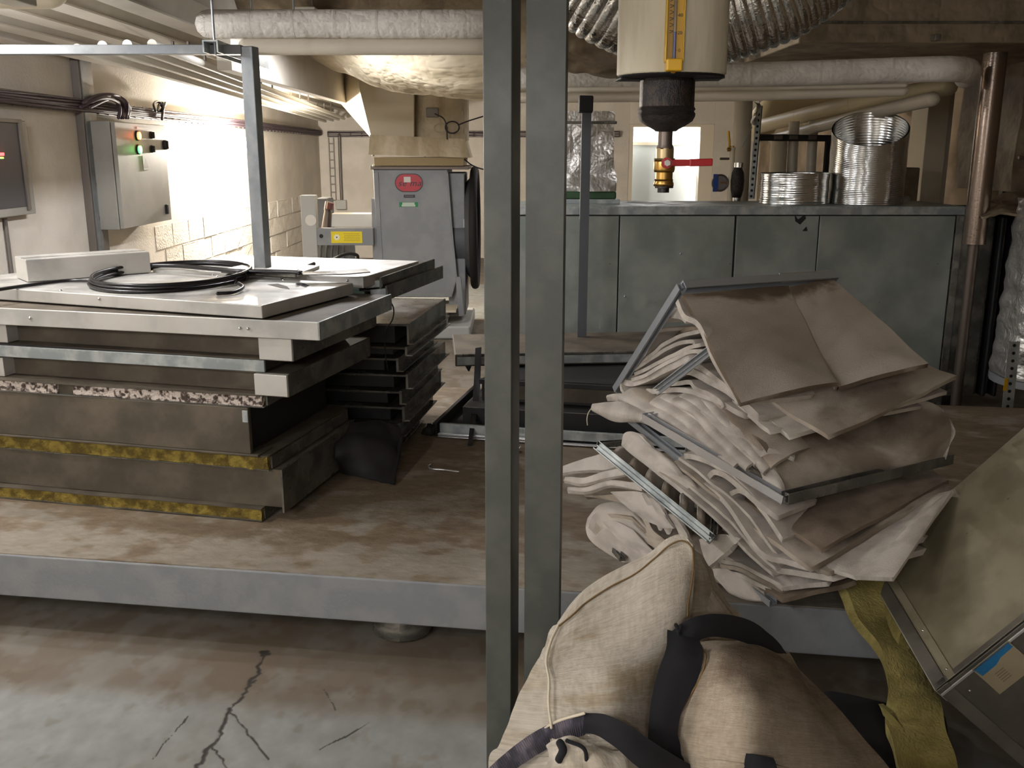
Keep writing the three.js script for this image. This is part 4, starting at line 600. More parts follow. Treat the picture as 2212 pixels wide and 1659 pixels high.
{ // standpipes and fittings behind
  const up = (name, label, px0, y0, px1, y1, d, w, mat, cat = 'pipe', h = null) => { const t = thing(name, label, cat), a = Z(px0, y0, d), b = Z(px1, y1, d); if (h === 0) a.y = 0.01; part(t, 'pipe', cyl(a, b, w / 2, w / 2, 28), mat); part(t, 'collar', cyl(a.clone().lerp(b, 0.6), a.clone().lerp(b, 0.615), w / 2 + 0.006, w / 2 + 0.006, 28), mat); seat(t); return t; };
  up('standpipe', 'thick cream standpipe beside the dark circulation pump', 1601, 432, 1607, 205, 6.9, 0.125, M.pvc, 'pipe', 0);
  up('standpipe', 'slim pale standpipe beside the blue-rimmed gauge', 1572, 434, 1583, 318, 6.5, 0.035, M.cream, 'pipe', 0);
  up('standpipe', 'wide cream lagged standpipe with a peeled seam behind the short hose', 1680, 430, 1684, 290, 7.2, 0.12, M.cream, 'pipe', 0);
  up('standpipe', 'cream standpipe between the lagged one and the tall hose', 1713, 420, 1716, 262, 7.2, 0.075, M.pvc, 'pipe', 0);
  up('standpipe', 'narrow cream standpipe close to the tall hose', 1753, 420, 1757, 262, 7.2, 0.075, M.pvc, 'pipe', 0);
  const r = thing('pipe_rail', 'dark rusty support rail clamped across the cream standpipes', 'rail'); part(r, 'bar', bar(Z(1638, 297, 7.05), Z(1812, 299, 7.05), 0.045, 0.045), M.rubber); for (const x of [1682, 1715, 1756]) part(r, 'clamp', box(Z(x, 297, 7.0).x, Z(x, 297, 7.0).y, -7.01, 0.06, 0.03, 0.03, 0.004), M.iron); part(r, 'leg', bar(Z(1790, 300, 7.08), Z(1790, 300, 7.08).setY(0.01), 0.04, 0.04, V(0, 0, 1)), M.rubber); seat(r);
  const s = thing('perforated_strap', 'perforated steel hanging strap with torn foil beside the thick standpipe', 'strap'), a = Z(1622, 430, 6.4), b = Z(1640, 228, 6.4); part(s, 'strap', bar(a, b, 0.035, 0.004, V(0, 0, 1), 0.001), M.galv);
  for (let i = 0; i < 16; i++) { const p = a.clone().lerp(b, (i + 0.5) / 16); part(s, 'hole', cyl(p.clone().add(V(0, 0, 0.001)), p.clone().add(V(0, 0, 0.0035)), 0.009, 0.009, 10), M.black); }
  part(s, 'foil_scrap', cloth(G([[[1626, 268, 6.36], [1634, 262, 6.34], [1642, 230, 6.36]], [[1622, 262, 6.36], [1632, 252, 6.3], [1640, 224, 6.36]], [[1632, 238, 6.36], [1637, 232, 6.33], [1630, 218, 6.36]]]), { n: 5, t: 0.004, amp: 0.015, freq: 20 }), M.foil); part(s, 'wire', tube([Z(1624, 275, 6.36), Z(1615, 295, 6.34), Z(1603, 317, 6.33)], 0.003, 20, 5), M.zinc);
  part(s, 'rod', bar(a.clone().add(V(0.02, 0, -0.02)), b.clone().add(V(0.02, 0, -0.02)), 0.014, 0.014, V(0, 0, 1)), M.rubber); part(s, 'hanger', cyl(b, b.clone().setY(HIGH), 0.004), M.zinc); seat(s);
  const p = thing('circulation_pump', 'small dark circulation pump with bright nuts in front of the thick standpipe', 'pump'), c = Z(1593, 390, 6.45);
  part(p, 'body', lathe([[0, -0.12], [0.03, -0.11], [0.042, -0.06], [0.045, 0], [0.04, 0.05], [0.028, 0.075], [0.024, 0.1], [0, 0.1]], c, 24), M.blackIron); part(p, 'nut', [cyl(V(c.x, c.y + 0.085, c.z), V(c.x, c.y + 0.115, c.z), 0.032, 0.032, 6), cyl(V(c.x, c.y - 0.14, c.z), V(c.x, c.y - 0.11, c.z), 0.03, 0.03, 6)], M.chrome); part(p, 'pipe', cyl(V(c.x, 0.01, c.z), V(c.x, c.y - 0.12, c.z), 0.02), M.brassDull); seat(p);
  const g = thing('gauge', 'round gauge with a blue half face beside the slim standpipe', 'gauge'), gc = Z(1555, 395, 6.5); part(g, 'rim', new THREE.TorusGeometry(0.052, 0.006, 10, 30).translate(gc.x, gc.y, gc.z + 0.01), M.iron); part(g, 'face', cyl(gc.clone().add(V(0, 0, -0.02)), gc.clone().add(V(0, 0, 0.006)), 0.05, 0.05, 30), M.trayGrey); part(g, 'blue_plate', box(gc.x - 0.032, gc.y + 0.0, gc.z + 0.012, 0.032, 0.115, 0.006, 0.002), M.blue, 'blue plate'); part(g, 'stem', cyl(gc, Z(1575, 395, 6.5), 0.008), M.brass); seat(g);
  const k = thing('gas_pipe', 'thin yellow pipe with a small valve against the thick standpipe', 'pipe'); part(k, 'pipe', tube([Z(1574, 285, 6.5), Z(1575, 318, 6.5), Z(1572, 322, 6.5)], 0.008, 20, 8), M.yellowPaint); part(k, 'valve', [cyl(Z(1571, 323, 6.5), Z(1586, 323, 6.5), 0.013), cyl(Z(1582, 315, 6.5), Z(1582, 325, 6.5), 0.012)], M.brass); part(k, 'bracket', bar(Z(1555, 343, 6.52), Z(1578, 343, 6.52), 0.012, 0.016), M.iron); part(k, 'drop', cyl(Z(1581, 322, 6.52), Z(1581, 322, 6.52).setY(0.01), 0.01), M.brassDull); seat(k);
  const w = thing('square_column', 'pale square duct column rising in the shadow past the tall hose', 'duct'), wx = (px) => Z(px, 330, 7.4).x; part(w, 'casing', box2(wx(1996), wx(2042), 0.0, HIGH, -7.7, -7.4, 0.006), M.cream); part(w, 'side_strip', box2(wx(2042), wx(2054), 0.0, HIGH, -7.7, -7.43, 0.004), M.pvc); seat(w);
  const bx = thing('wall_box', 'low dark junction box half hidden past the tall hose', 'box'); part(bx, 'body', box2(Z(1945, 400, 6.9).x, Z(1985, 400, 6.9).x, 1.0, Z(1960, 362, 6.9).y, -7.15, -6.9, 0.01), M.brownLag); part(bx, 'leg', box2(Z(1950, 400, 6.9).x, Z(1956, 400, 6.9).x, 0, 1.0, -7.1, -7.06, 0.003), M.galvDark); seat(bx);
  const sc = thing('foil_scrap', 'crumpled silvery scrap on the casing past the tall hose', 'scrap'), q = onTop(1955, 5.9); part(sc, 'scrap', cloth([[q.clone().add(V(-0.03, 0.012, 0.02)), q.clone().add(V(0.03, 0.02, 0.02))], [q.clone().add(V(-0.02, 0.035, -0.02)), q.clone().add(V(0.03, 0.05, -0.02))]], { n: 6, t: 0.004, amp: 0.012, freq: 30 }), M.foil); seat(sc);
}
{ // box added in dark lagging to keep the upper space dark; ducts at the edge
  const t = thing('added_plenum', 'great lagged box added to keep the space under the ceiling dark', 'duct'); part(t, 'body', box2(1.42, 3.06, 2.07, 2.85, -7.2, -5.0, 0.01), M.brownLag); for (const y of [2.16, 2.28]) part(t, 'seam', box2(1.42, 3.05, y, y + 0.012, -5.0, -4.985, 0.003), M.galvDark); part(t, 'bracket', box(Z(2020, 82, 4.98).x, Z(2020, 82, 4.98).y, -4.97, 0.03, 0.03, 0.05, 0.004), M.galvDark);
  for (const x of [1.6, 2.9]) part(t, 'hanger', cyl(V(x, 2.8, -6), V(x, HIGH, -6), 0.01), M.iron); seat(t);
  const p = thing('clad_pipe', 'upright pipe in coppery metal cladding near the end of the casing', 'pipe'), x = Z(2126, 330, 5.5).x; part(p, 'cladding', cyl(V(x, UT - 0.2, -5.5), V(x, HIGH, -5.5), 0.062, 0.062, 36), M.clad); part(p, 'seam', cyl(V(x, 1.52, -5.5), V(x, 1.53, -5.5), 0.064, 0.064, 36), M.clad); part(p, 'foot', cyl(V(x, 0.01, -5.5), V(x, UT - 0.2, -5.5), 0.03), M.iron); seat(p);
  const d = thing('lagged_duct', 'tan lagged duct with crinkled covering behind the coppery pipe', 'duct'); const g = new THREE.BoxGeometry(0.42, 1.6, 0.8, 12, 32, 12), q = g.attributes.position; g.translate(3.34, 2.1, -6.5); for (let i = 0; i < q.count; i++) { const a = q.getX(i), b = q.getY(i), c = q.getZ(i); q.setXYZ(i, a + 0.02 * PN.noise(a * 5, b * 5, c * 5), b + 0.02 * PN.noise(a * 5, b * 5 + 9, c * 5), c + 0.03 * PN.noise(a * 4 + 5, b * 3 + a * 3, c * 4)); } g.computeVertexNormals(); part(d, 'covering', uvMetres(g), M.brownLag);
  part(d, 'strap', box2(3.13, 3.55, 1.5, 1.52, -6.085, -6.06, 0.003), M.clad); part(d, 'leg', box2(3.3, 3.35, 0, 1.32, -6.6, -6.55, 0.004), M.galvDark); seat(d);
  const s = thing('folded_sheeting', 'crumpled brown sheeting lying over the connector under the coppery pipe', 'sheeting'); part(s, 'sheeting', cloth(G([[[2100, 452, 5.9], [2160, 425, 6.0], [2240, 415, 6.0]], [[2110, 458, 5.6], [2165, 448, 5.6], [2245, 452, 5.6]], [[2120, 464, 5.4], [2170, 458, 5.4], [2250, 462, 5.4]]]), { n: 8, t: 0.012, amp: 0.03, freq: 9 }), M.brownLag); seat(s);
  const w = thing('foil_lagging', 'foil-wrapped duct at the picture edge below the tan lagged duct', 'duct'); part(w, 'foil_wrap', duct([V(3.06, 0.3, -5.3), V(3.08, 0.7, -5.3), V(3.1, 1.12, -5.3), V(3.11, 1.28, -5.3)], (a, b) => 0.3 + 0.01 * Math.sin(b * 7), 50, 50, 0.05), M.foil); part(w, 'end_band', cyl(V(3.06, 0.27, -5.3), V(3.06, 0.31, -5.3), 0.31), M.zinc); seat(w);
  const h = thing('perforated_strap', 'short perforated angle iron standing before the foil-wrapped duct', 'strap'), a = Z(2176, 886, 5.0), b = Z(2192, 738, 5.02); part(h, 'angle', run(a, b, [[-0.03, 0], [0.03, 0], [0.03, 0.03], [0.026, 0.03], [0.026, 0.004], [-0.03, 0.004]], V(0, 0, -1)), M.galv); for (let i = 0; i < 9; i++) { const q2 = a.clone().lerp(b, (i + 0.5) / 9); part(h, 'hole', cyl(q2.clone().add(V(0, 0, -0.002)), q2.clone().add(V(0, 0, 0.002)), 0.009, 0.009, 10), M.black); } part(h, 'tape', obox(a.clone().lerp(b, 0.38).add(V(-0.025, 0, 0.003)), V(1, 0, 0), V(0.1, 1, 0), 0.022, 0.07, 0.004, 0.002), M.yellowPaint, 'yellow tape'); seat(h);
}

// ---------- stack of sheet-metal casing panels ----------
function stackPanel(o) { // near corner X,d; front edge runs to the left and away by yaw
  const a = rad(o.yaw), eL = V(-Math.cos(a), 0, -Math.sin(a)), eD = V(Math.sin(a), 0, -Math.cos(a)), c = V(o.x, 0, -o.d), at = (l, w, y) => c.clone().addScaledVector(eL, l).addScaledVector(eD, w).setY(y), ex = eL.clone().negate();
  const t = thing(o.name, o.label, o.cat ?? 'panel', o.group), slabG = (l0, l1, w0, w1, y0, y1, r = 0.003) => obox(at((l0 + l1) / 2, (w0 + w1) / 2, (y0 + y1) / 2), ex, V(0, 1, 0), l1 - l0, y1 - y0, w1 - w0, r);
  return { t, at, slabG, eL, eD };
}
const S1 = 'casing panels in the big stack', hy = (px, py, d) => Z(px, py, d).y;
const lv = {}; // heights of the layers at the near corner, bottom to top
{
  const d = 3.187; lv.J = [PT + 0.002, hy(565, 1100, d)]; lv.I = [lv.J[1], hy(600, 1018, d)]; lv.H = [lv.I[1], hy(580, 986, d)]; lv.Gp = [lv.H[1], hy(540, 882, d)]; lv.F = [lv.Gp[1], hy(570, 855, d)]; lv.E = [lv.F[1], hy(560, 806, d)]; lv.D = [lv.E[1], hy(570, 777, d)]; lv.C = [lv.D[1], hy(590, 726, d)]; lv.B = [lv.C[1], hy(690, 697, 3.1)]; lv.A = [lv.B[1] + 0.004, hy(565, 660, 3.15)];
}
const X1 = (px, h, d) => { const dep = d * Math.cos(TILT) + (1.55 - h) * Math.sin(TILT); return ((px - 1106) / FPX) * dep; };
const wob = (g, amp, s) => { const p = g.attributes.position; for (let i = 0; i < p.count; i++) p.setXYZ(i, p.getX(i) + amp * PN.noise(p.getX(i) * 17 + s, p.getY(i) * 17, p.getZ(i) * 17), p.getY(i), p.getZ(i) + amp * PN.noise(p.getX(i) * 17, p.getY(i) * 17 + 5, p.getZ(i) * 13 + s)); g.computeVertexNormals(); return g; };
function woolPanel(name, label, px, L, d, yaw, D, wool, warp, back) { // two dark skins with the wool showing at the front edge
  const h = L[1] - L[0], x = X1(px, L[1], d), { t, at, eL, eD } = stackPanel({ name, label, x, d, yaw, group: S1 });
  const W = 1.5, n = 40, ex = eL.clone().negate();
  const strip = (w0, w1, y0, y1, l0 = 0, l1 = W, rough = 0) => { const g = new THREE.BoxGeometry(l1 - l0, y1 - y0, w1 - w0, n, 2, 3), p = g.attributes.position; for (let i = 0; i < p.count; i++) { const l = p.getX(i), k = PN.noise(l * 3.1, warp, 0.5) * 0.006 * (warp ? 1 : 0); p.setY(i, clamp(p.getY(i) + k * (p.getY(i) > 0 ? 0.6 : 0.6), -(y1 - y0) / 2 - 0.003, (y1 - y0) / 2 + 0.003)); if (rough) p.setZ(i, p.getZ(i) + rough * PN.noise(l * 22, p.getY(i) * 60, warp)); } g.computeVertexNormals(); return uvMetres(g).applyMatrix4(basis(ex, V(0, 1, 0), eD.clone().negate(), at((l0 + l1) / 2, (w0 + w1) / 2, (y0 + y1) / 2))); };
  part(t, 'lower_skin', strip(-0.004, D, L[0], L[0] + 0.003), M.galvDark); part(t, 'upper_skin', strip(-0.006, D, L[1] - 0.003, L[1]), back ?? M.brownSheet);
  if (wool === M.woolWhite) { part(t, 'wool', strip(0.004, D - 0.01, L[0] + 0.003, L[1] - 0.003, 0.01, 0.76, 0.008), wool); part(t, 'wool', strip(0.006, D - 0.01, L[0] + 0.003, L[1] - 0.003, 0.83, W, 0.008), wool); part(t, 'gap_strip', strip(0.02, 0.05, L[0] + 0.003, L[1] - 0.003, 0.76, 0.83, 0.01), M.brownSheet); }
  else if (warp > 8) { part(t, 'wool', strip(0.002, D - 0.01, L[0] + 0.003, L[1] - 0.003, 0.162, W, 0.01), wool); part(t, 'wool', strip(-0.002, D - 0.01, L[0] + 0.003, L[1] - 0.003, 0.004, 0.156, 0.008), wool); }
  else part(t, 'wool', strip(0.002, D - 0.01, L[0] + 0.003, L[1] - 0.003, 0.002, W, 0.01), wool);
  part(t, 'edge_channel', strip(0.02, D, L[0] + 0.004, L[1] - 0.004, -0.002, 0.004), M.galvDark);
  return t;
}
function tray2(name, label, px, L, d, yaw, D, mats, W = 1.5, inset = 0.05, caps = true) { // dark recessed core with bright end caps and thin skins
  const x = X1(px, L[1], d), { t, slabG } = stackPanel({ name, label, x, d, yaw, group: S1 });
  part(t, 'core', slabG(0.02, W, inset, D - 0.01, L[0] + 0.003, L[1] - 0.003), mats[0]); part(t, 'lid', slabG(0.0, W, inset * 0.3, D, L[1] - 0.004, L[1], 0.001), mats[0]); part(t, 'floor_sheet', slabG(0.0, W, 0.0, D, L[0], L[0] + 0.003, 0.001), mats[0]);
  if (caps) { part(t, 'end_cap', slabG(0.0, 0.125, -0.004, 0.06, L[0] + 0.002, L[1] - 0.002), mats[1], 'bright metal end cap'); part(t, 'end_cap', slabG(1.16, 1.3, -0.004, 0.06, L[0] + 0.004, L[1] - 0.004), mats[1]); part(t, 'side_sheet', slabG(-0.003, 0.002, 0.0, D, L[0] + 0.002, L[1] - 0.002, 0.001), mats[2] ?? mats[1]); }
  return t;
}
{
  seat(woolPanel('insulation_board', 'bent insulated panel with a yellow wool edge at the bottom of the big stack', 565, lv.J, 3.187, 13, 0.68, M.woolYellow, 3));
  { const { t, slabG } = stackPanel({ name: 'casing_sheet', label: 'deep brown-grey casing panel lying directly on the bottom yellow-edged one', x: X1(607, lv.I[1], 3.2), d: 3.2, yaw: 13, group: S1 }); part(t, 'front_sheet', slabG(0, 1.18, 0, 0.02, lv.I[0], lv.I[1]), M.brownSheet); part(t, 'core', slabG(0.004, 1.17, 0.02, 0.67, lv.I[0] + 0.001, lv.I[1] - 0.001), M.brownSheet); part(t, 'flange', slabG(-0.004, 0.004, 0.0, 0.67, lv.I[0] - 0.02, lv.I[1], 0.001), M.galvDark); seat(t); }
  seat(woolPanel('insulation_board', 'insulated panel with a split yellow wool edge, second yellow one up', 580, lv.H, 3.187, 14, 0.68, M.woolYellow, 9));
  { const { t, slabG } = stackPanel({ name: 'casing_sheet', label: 'dark brown casing panel lying on the split yellow-edged one', x: X1(535, lv.Gp[1], 3.187), d: 3.187, yaw: 14, group: S1 }); part(t, 'front_sheet', slabG(0, 1.5, 0, 0.02, lv.Gp[0] + 0.008, lv.Gp[1]), M.brownSheet); part(t, 'core', slabG(0.02, 1.5, 0.02, 0.67, lv.Gp[0] + 0.001, lv.Gp[1] - 0.001), M.blackSheet); part(t, 'base_sheet', slabG(-0.03, 1.5, -0.005, 0.1, lv.Gp[0], lv.Gp[0] + 0.008, 0.002), M.brownSheet); part(t, 'clip', slabG(-0.001, 0.02, -0.006, 0, lv.Gp[1] - 0.05, lv.Gp[1] - 0.008, 0.001), M.galv); seat(t); }
  seat(woolPanel('insulation_board', 'insulated panel with a speckled white mineral-wool edge broken by a gap', 570, lv.F, 3.187, 13, 0.67, M.woolWhite, 5, M.brownSheet));
  seat(tray2('casing_sheet', 'dark hollow casing panel with a crumpled bright end cap above the speckled edge', 620, lv.E, 3.16, 15, 0.7, [M.brownSheet, M.sheetPale, M.galvDark]));
  { const { t, slabG } = stackPanel({ name: 'casing_sheet', label: 'thin pale metal-edged panel under the one with the clean end cap', x: X1(570, lv.D[1], 3.187), d: 3.187, yaw: 14, group: S1 }); part(t, 'front_flange', slabG(0, 1.5, 0, 0.012, lv.D[0] + 0.002, lv.D[1] - 0.002, 0.003), M.galv); part(t, 'core', slabG(0.01, 1.5, 0.012, 0.68, lv.D[0] + 0.001, lv.D[1] - 0.002), M.brownSheet); part(t, 'torn_lining', slabG(0.1, 1.3, 0.004, 0.3, lv.D[1] - 0.003, lv.D[1] + 0.002, 0.001), M.blackSheet); seat(t); }
  seat(tray2('casing_sheet', 'dark hollow casing panel with a clean square end cap near the top', 630, lv.C, 3.15, 15.5, 0.7, [M.brownSheet, M.sheetPale, M.galvDark]));
  { const { t, slabG, at } = stackPanel({ name: 'casing_sheet', label: 'grey-edged panel with brown upper face lying just below the top one', x: X1(690, lv.B[1], 3.1), d: 3.1, yaw: 14, group: S1 }), h = lv.B[1] - lv.B[0]; part(t, 'front_flange', slabG(0, 1.5, 0, 0.01, lv.B[0], lv.B[1], 0.003), M.sheetPale); part(t, 'side_flange', slabG(0, 0.01, 0, 0.66, lv.B[0], lv.B[1] + 0.001, 0.003), M.galv); part(t, 'face', slabG(0.01, 1.5, 0.01, 0.66, lv.B[0] + 0.004, lv.B[1] - 0.002), M.brownSheet); for (const l of [0.29, 0.31 - 0.05, 1.12]) part(t, 'screw', knob(at(l, -0.002, (lv.B[0] + lv.B[1]) / 2), 0.006), M.chrome); seat(t); }
  { const { t, slabG, at } = stackPanel({ name: 'casing_sheet', label: 'pale galvanised panel topping the big stack under the coil of black cable', x: X1(565, lv.A[1], 3.15), d: 3.15, yaw: 21, group: S1 }); part(t, 'tray', slabG(0, 1.5, 0, 0.6, lv.A[0], lv.A[1], 0.004), M.sheetPale); for (const [l, w] of [[0.69, -0.001], [0.01, 0.2]]) part(t, 'screw', knob(at(l, w, (lv.A[0] + lv.A[1]) / 2 + 0.008), 0.006), M.chrome); for (const [l, w] of [[0.9, 0.03], [0.3, 0.57], [0.62, 0.57]]) part(t, 'screw', knob(at(l, w, lv.A[1]), 0.006), M.chrome);
    const mark = (pts) => { const s = new THREE.Shape(pts.map(([a, b]) => { const p = Y(a, b, lv.A[1]); return new THREE.Vector2(p.x, -p.z); })); return new THREE.ExtrudeGeometry(s, { depth: 0.001, bevelEnabled: false }).rotateX(-Math.PI / 2).translate(0, lv.A[1], 0); };
    part(t, 'rubber_scrap', mark([[578, 615], [600, 613], [620, 619], [626, 625], [606, 622], [594, 619]]), M.brownSheet); part(t, 'rubber_scrap', mark([[638, 613], [655, 612], [668, 617], [660, 621], [648, 617]]), M.rubber); seat(t); }
  // thick panel piece on top, at the edge of the picture
  { const top = lv.A[1], c = Y(60, 611, top), b = Y(327, 590, top), L = Y(-260, 604, top), h = Z(60, 562, -c.z).y - top, t = thing('duct_section', 'thick grey box-shaped casing section lying on the top panel', 'casing section'); const a = V().subVectors(b, c), l = a.length(); a.normalize(); const o = V(a.z, 0, -a.x); if (o.x > 0) o.negate(); const W = 0.17; part(t, 'shell', obox(c.clone().addScaledVector(a, l / 2).addScaledVector(o, W / 2).setY(top + h / 2 + 0.002), a, V(0, 1, 0), l, h, W, 0.004), M.sheetPale); part(t, 'seam', obox(c.clone().addScaledVector(a, l / 2).addScaledVector(o, 0.06).setY(top + h + 0.002), a, V(0, 1, 0), l, 0.002, 0.004, 0.0008), M.galvDark); seat(t); }
  { // coil of black cable
    const t = thing('cable_coil', 'coil of glossy black cable lying on the pale top panel', 'cable'), y0 = lv.A[1], ca = Y(372, 604, y0), ra = (Y(524, 604, y0).x - Y(212, 604, y0).x) / 2, za = (Y(372, 579, y0).z - Y(372, 634, y0).z) / -2;
    for (let k = 0; k < 7; k++) { const pts = [], n = 40, q = rr(0.92, 1.02), ox = rr(-0.012, 0.02), oz = rr(-0.01, 0.015); for (let i = 0; i < n; i++) { const th = (i / n) * 2 * Math.PI; pts.push(V(ca.x + ox + Math.cos(th) * ra * q * (1 + 0.02 * Math.sin(3 * th + k)), y0 + 0.008 + 0.0105 * Math.floor(k / 3) + 0.005 * Math.max(0, Math.sin(th * 2 + k * 1.3)), ca.z + oz + Math.sin(th) * za * q)); } part(t, 'turn', tube(pts, 0.0065, 120, 8, true), M.cableDark); }
    part(t, 'tail', tube([Y(195, 606, y0 + 0.008), Y(150, 606, y0 + 0.008), Y(100, 611, y0 + 0.008), Y(-20, 628, y0 + 0.008)], 0.0065, 50, 8), M.cableDark); part(t, 'tail', tube([Y(515, 612, y0 + 0.02), Y(525, 620, y0 + 0.014), Y(500, 632, y0 + 0.008), Y(470, 634, y0 + 0.008)], 0.0065, 30, 8), M.cableDark);
    for (const th of [0.35, 0.1]) { const p = V(ca.x + Math.cos(th) * ra, y0 + 0.016, ca.z + Math.sin(th) * za); part(t, 'tie', new THREE.TorusGeometry(0.022, 0.004, 8, 20).rotateY(th).translate(p.x, p.y, p.z), M.cableDark); } seat(t);
  }
}
// ---------- second stack behind, of dark channel trays ----------
{
  const a = rad(8.5), eD = V(Math.sin(a), 0, -Math.cos(a)), eR = V(Math.cos(a), 0, Math.sin(a)), N = V(-0.47, 0, -3.98), g2 = 'dark trays stacked behind the big stack', at = (r, w, y) => N.clone().addScaledVector(eR, r).addScaledVector(eD, w).setY(y);
  const names = ['dark channel tray at the foot of the rear stack', 'dark channel tray lying second from the plinth in the rear stack', 'dark channel tray lying third from the plinth in the rear stack', 'dark channel tray lying fourth from the plinth in the rear stack', 'dark channel tray in the middle of the rear stack', 'dark channel tray just above the middle of the rear stack', 'brown-topped tray jutting out of the upper rear stack', 'dark tray lying third from the top of the rear stack'];
  let y = PT + 0.004; const hs = [0.07, 0.07, 0.075, 0.07, 0.075, 0.07, 0.05, 0.1], r0 = [-0.06, -0.02, 0.0, -0.01, 0.02, -0.02, 0.02, 0.03], len = [0.5, 0.62, 0.72, 0.7, 0.74, 0.66, 0.78, 0.72];
  names.forEach((n, i) => {
    const t = thing('channel_tray', n, 'tray', g2), h = hs[i] - 0.008, l = len[i], c = at(r0[i] - 0.5, l / 2, y + h / 2);
    part(t, 'web', obox(c.clone().setY(y + h - 0.008), eR, V(0, 1, 0), 1.0, 0.01, l, 0.002), i === 6 ? M.brownSheet : M.galvDark); part(t, 'core', obox(at(r0[i] - 0.53, l / 2, y + h / 2 - 0.004), eR, V(0, 1, 0), 0.94, h - 0.016, l - 0.02, 0.002), M.blackSheet);
    part(t, 'flange', obox(at(r0[i], l / 2, y + h / 2), eR, V(0, 1, 0), 0.012, h, l, 0.002), M.galvDark); part(t, 'lip', obox(at(r0[i] + 0.012, l / 2, y + 0.004), eR, V(0, 1, 0), 0.03, 0.006, l, 0.002), i === 6 ? M.galv : M.galvDark); seat(t); y += hs[i];
  });
  // two nested profiles laid on top, sticking out
  const prof = [[-0.05, 0], [0.05, 0], [0.05, 0.05], [0.042, 0.05], [0.042, 0.008], [-0.042, 0.008], [-0.042, 0.06], [-0.05, 0.06]];
  for (const [p0, p1, d0, d1, label] of [[[800, 630], [918, 586], 3.9, 4.5, 'long grey channel profile on top of the rear stack, the upper one'], [[812, 648], [936, 600], 3.9, 4.6, 'long grey channel profile on top of the rear stack, the one sticking out farther']]) { const t = thing('channel_profile', label, 'profile', 'loose profiles on the rear stack'); const A = Z(...p0, d0), B = Z(...p1, d1); part(t, 'profile', run(A, B, prof), M.galvDark); part(t, 'end_fold', bar(A.clone().add(V(-0.02, 0.03, 0.01)), A.clone().add(V(0.05, 0.035, 0.0)), 0.02, 0.03), M.galv); seat(t); }
  { const t = thing('casing_sheet', 'light-edged panel lying behind the top panel of the big stack', 'panel', g2), A = Z(330, 585, 4.05), B = Z(785, 612, 3.78), e = V().subVectors(B, A).setY(0), l = e.length(); e.normalize(); const o = V(e.z, 0, -e.x), yt = Z(785, 600, 3.78).y; part(t, 'tray', obox(A.clone().lerp(B, 0.5).addScaledVector(o, 0.3).setY(yt - 0.02), e, V(0, 1, 0), l, 0.045, 0.6, 0.003), M.sheetPale); for (const k of [0.3, 0.63, 0.93]) part(t, 'screw', knob(A.clone().lerp(B, k).setY(yt - 0.014), 0.006), M.chrome); seat(t);
    const u = thing('white_board', 'bright thin board lying behind the top panel by the frame post', 'board'), q = [[478, 582], [560, 564], [690, 574], [640, 592]].map(([x, yy]) => Y(x, yy, yt + 0.016)); part(u, 'board', loft(q, q.map((p) => p.clone().setY(p.y - 0.012))), M.white); part(u, 'trim', bar(q[0].clone().add(V(0, -0.006, 0)), q[3].clone().add(V(0, -0.006, 0)), 0.01, 0.016), M.galvDark); seat(u);
    const k = thing('sheet_offcut', 'thin dark sheet offcut curling up on the rear stack', 'sheet'); part(k, 'sheet', cloth([[Y(650, 588, yt + 0.024), Y(720, 586, yt + 0.026), Y(790, 581, yt + 0.026)], [Y(655, 594, yt + 0.024), Y(735, 593, yt + 0.026), Y(800, 588, yt + 0.026)]], { n: 6, t: 0.004 }), M.galvDark); part(k, 'curl', tube([Y(646, 590, yt + 0.03), Z(652, 580, 4.1), Z(668, 574, 4.1), Z(678, 570, 4.1)], 0.008, 24, 7), M.rubber); seat(k);
    const c = thing('black_cable', 'black cable snaking along the back edge of the top panel', 'cable'); part(c, 'cable', tube([Y(325, 573, yt + 0.02), Y(380, 574, yt + 0.02), Y(450, 580, yt + 0.02), Y(520, 586, yt + 0.02), Y(600, 587, yt + 0.022), Y(650, 589, yt + 0.022)], 0.009, 70, 8), M.cableDark); seat(c); }
  { const t = thing('hanging_wire', 'thin black wire drooping down the side of the rear stack', 'wire'); part(t, 'wire', tube([Z(835, 640, 3.9), Z(850, 665, 3.88), Z(848, 690, 3.87), Z(833, 715, 3.86), Z(832, 760, 3.86), Z(838, 800, 3.86)], 0.003, 50, 5), M.black); seat(t); }
  { const t = thing('rubber_mat', 'dark crumpled rubber sheet slumped at the foot of the stacks', 'sheet'); part(t, 'sheet', cloth([[Z(720, 935, 3.75), Z(790, 915, 3.85), Z(868, 925, 3.9)], [Z(725, 985, 3.6), Z(790, 960, 3.7), Z(866, 975, 3.8)], [Y(735, 1020, PT + 0.012), Y(795, 1035, PT + 0.012), Y(850, 1040, PT + 0.012)]], { n: 8, t: 0.01, amp: 0.03, freq: 6 }), M.rubber); part(t, 'flap', cloth([[Z(862, 950, 3.85), Z(870, 945, 3.85)], [Y(842, 1045, PT + 0.01), Y(852, 1046, PT + 0.01)]], { n: 6, t: 0.008 }), M.rubber); seat(t); }
  { const t = thing('metal_clip', 'bent bright strip of metal lying on the dirty plinth', 'strip'); part(t, 'strip', tube([Y(925, 1006, PT + 0.006), Y(930, 1012, PT + 0.006), Y(960, 1015, PT + 0.006), Y(990, 1019, PT + 0.006)], 0.004, 20, 6), M.bright); part(t, 'hook', tube([Y(925, 1006, PT + 0.006), Y(930, 1003, PT + 0.01)], 0.003, 6, 6), M.bright); seat(t); }
}
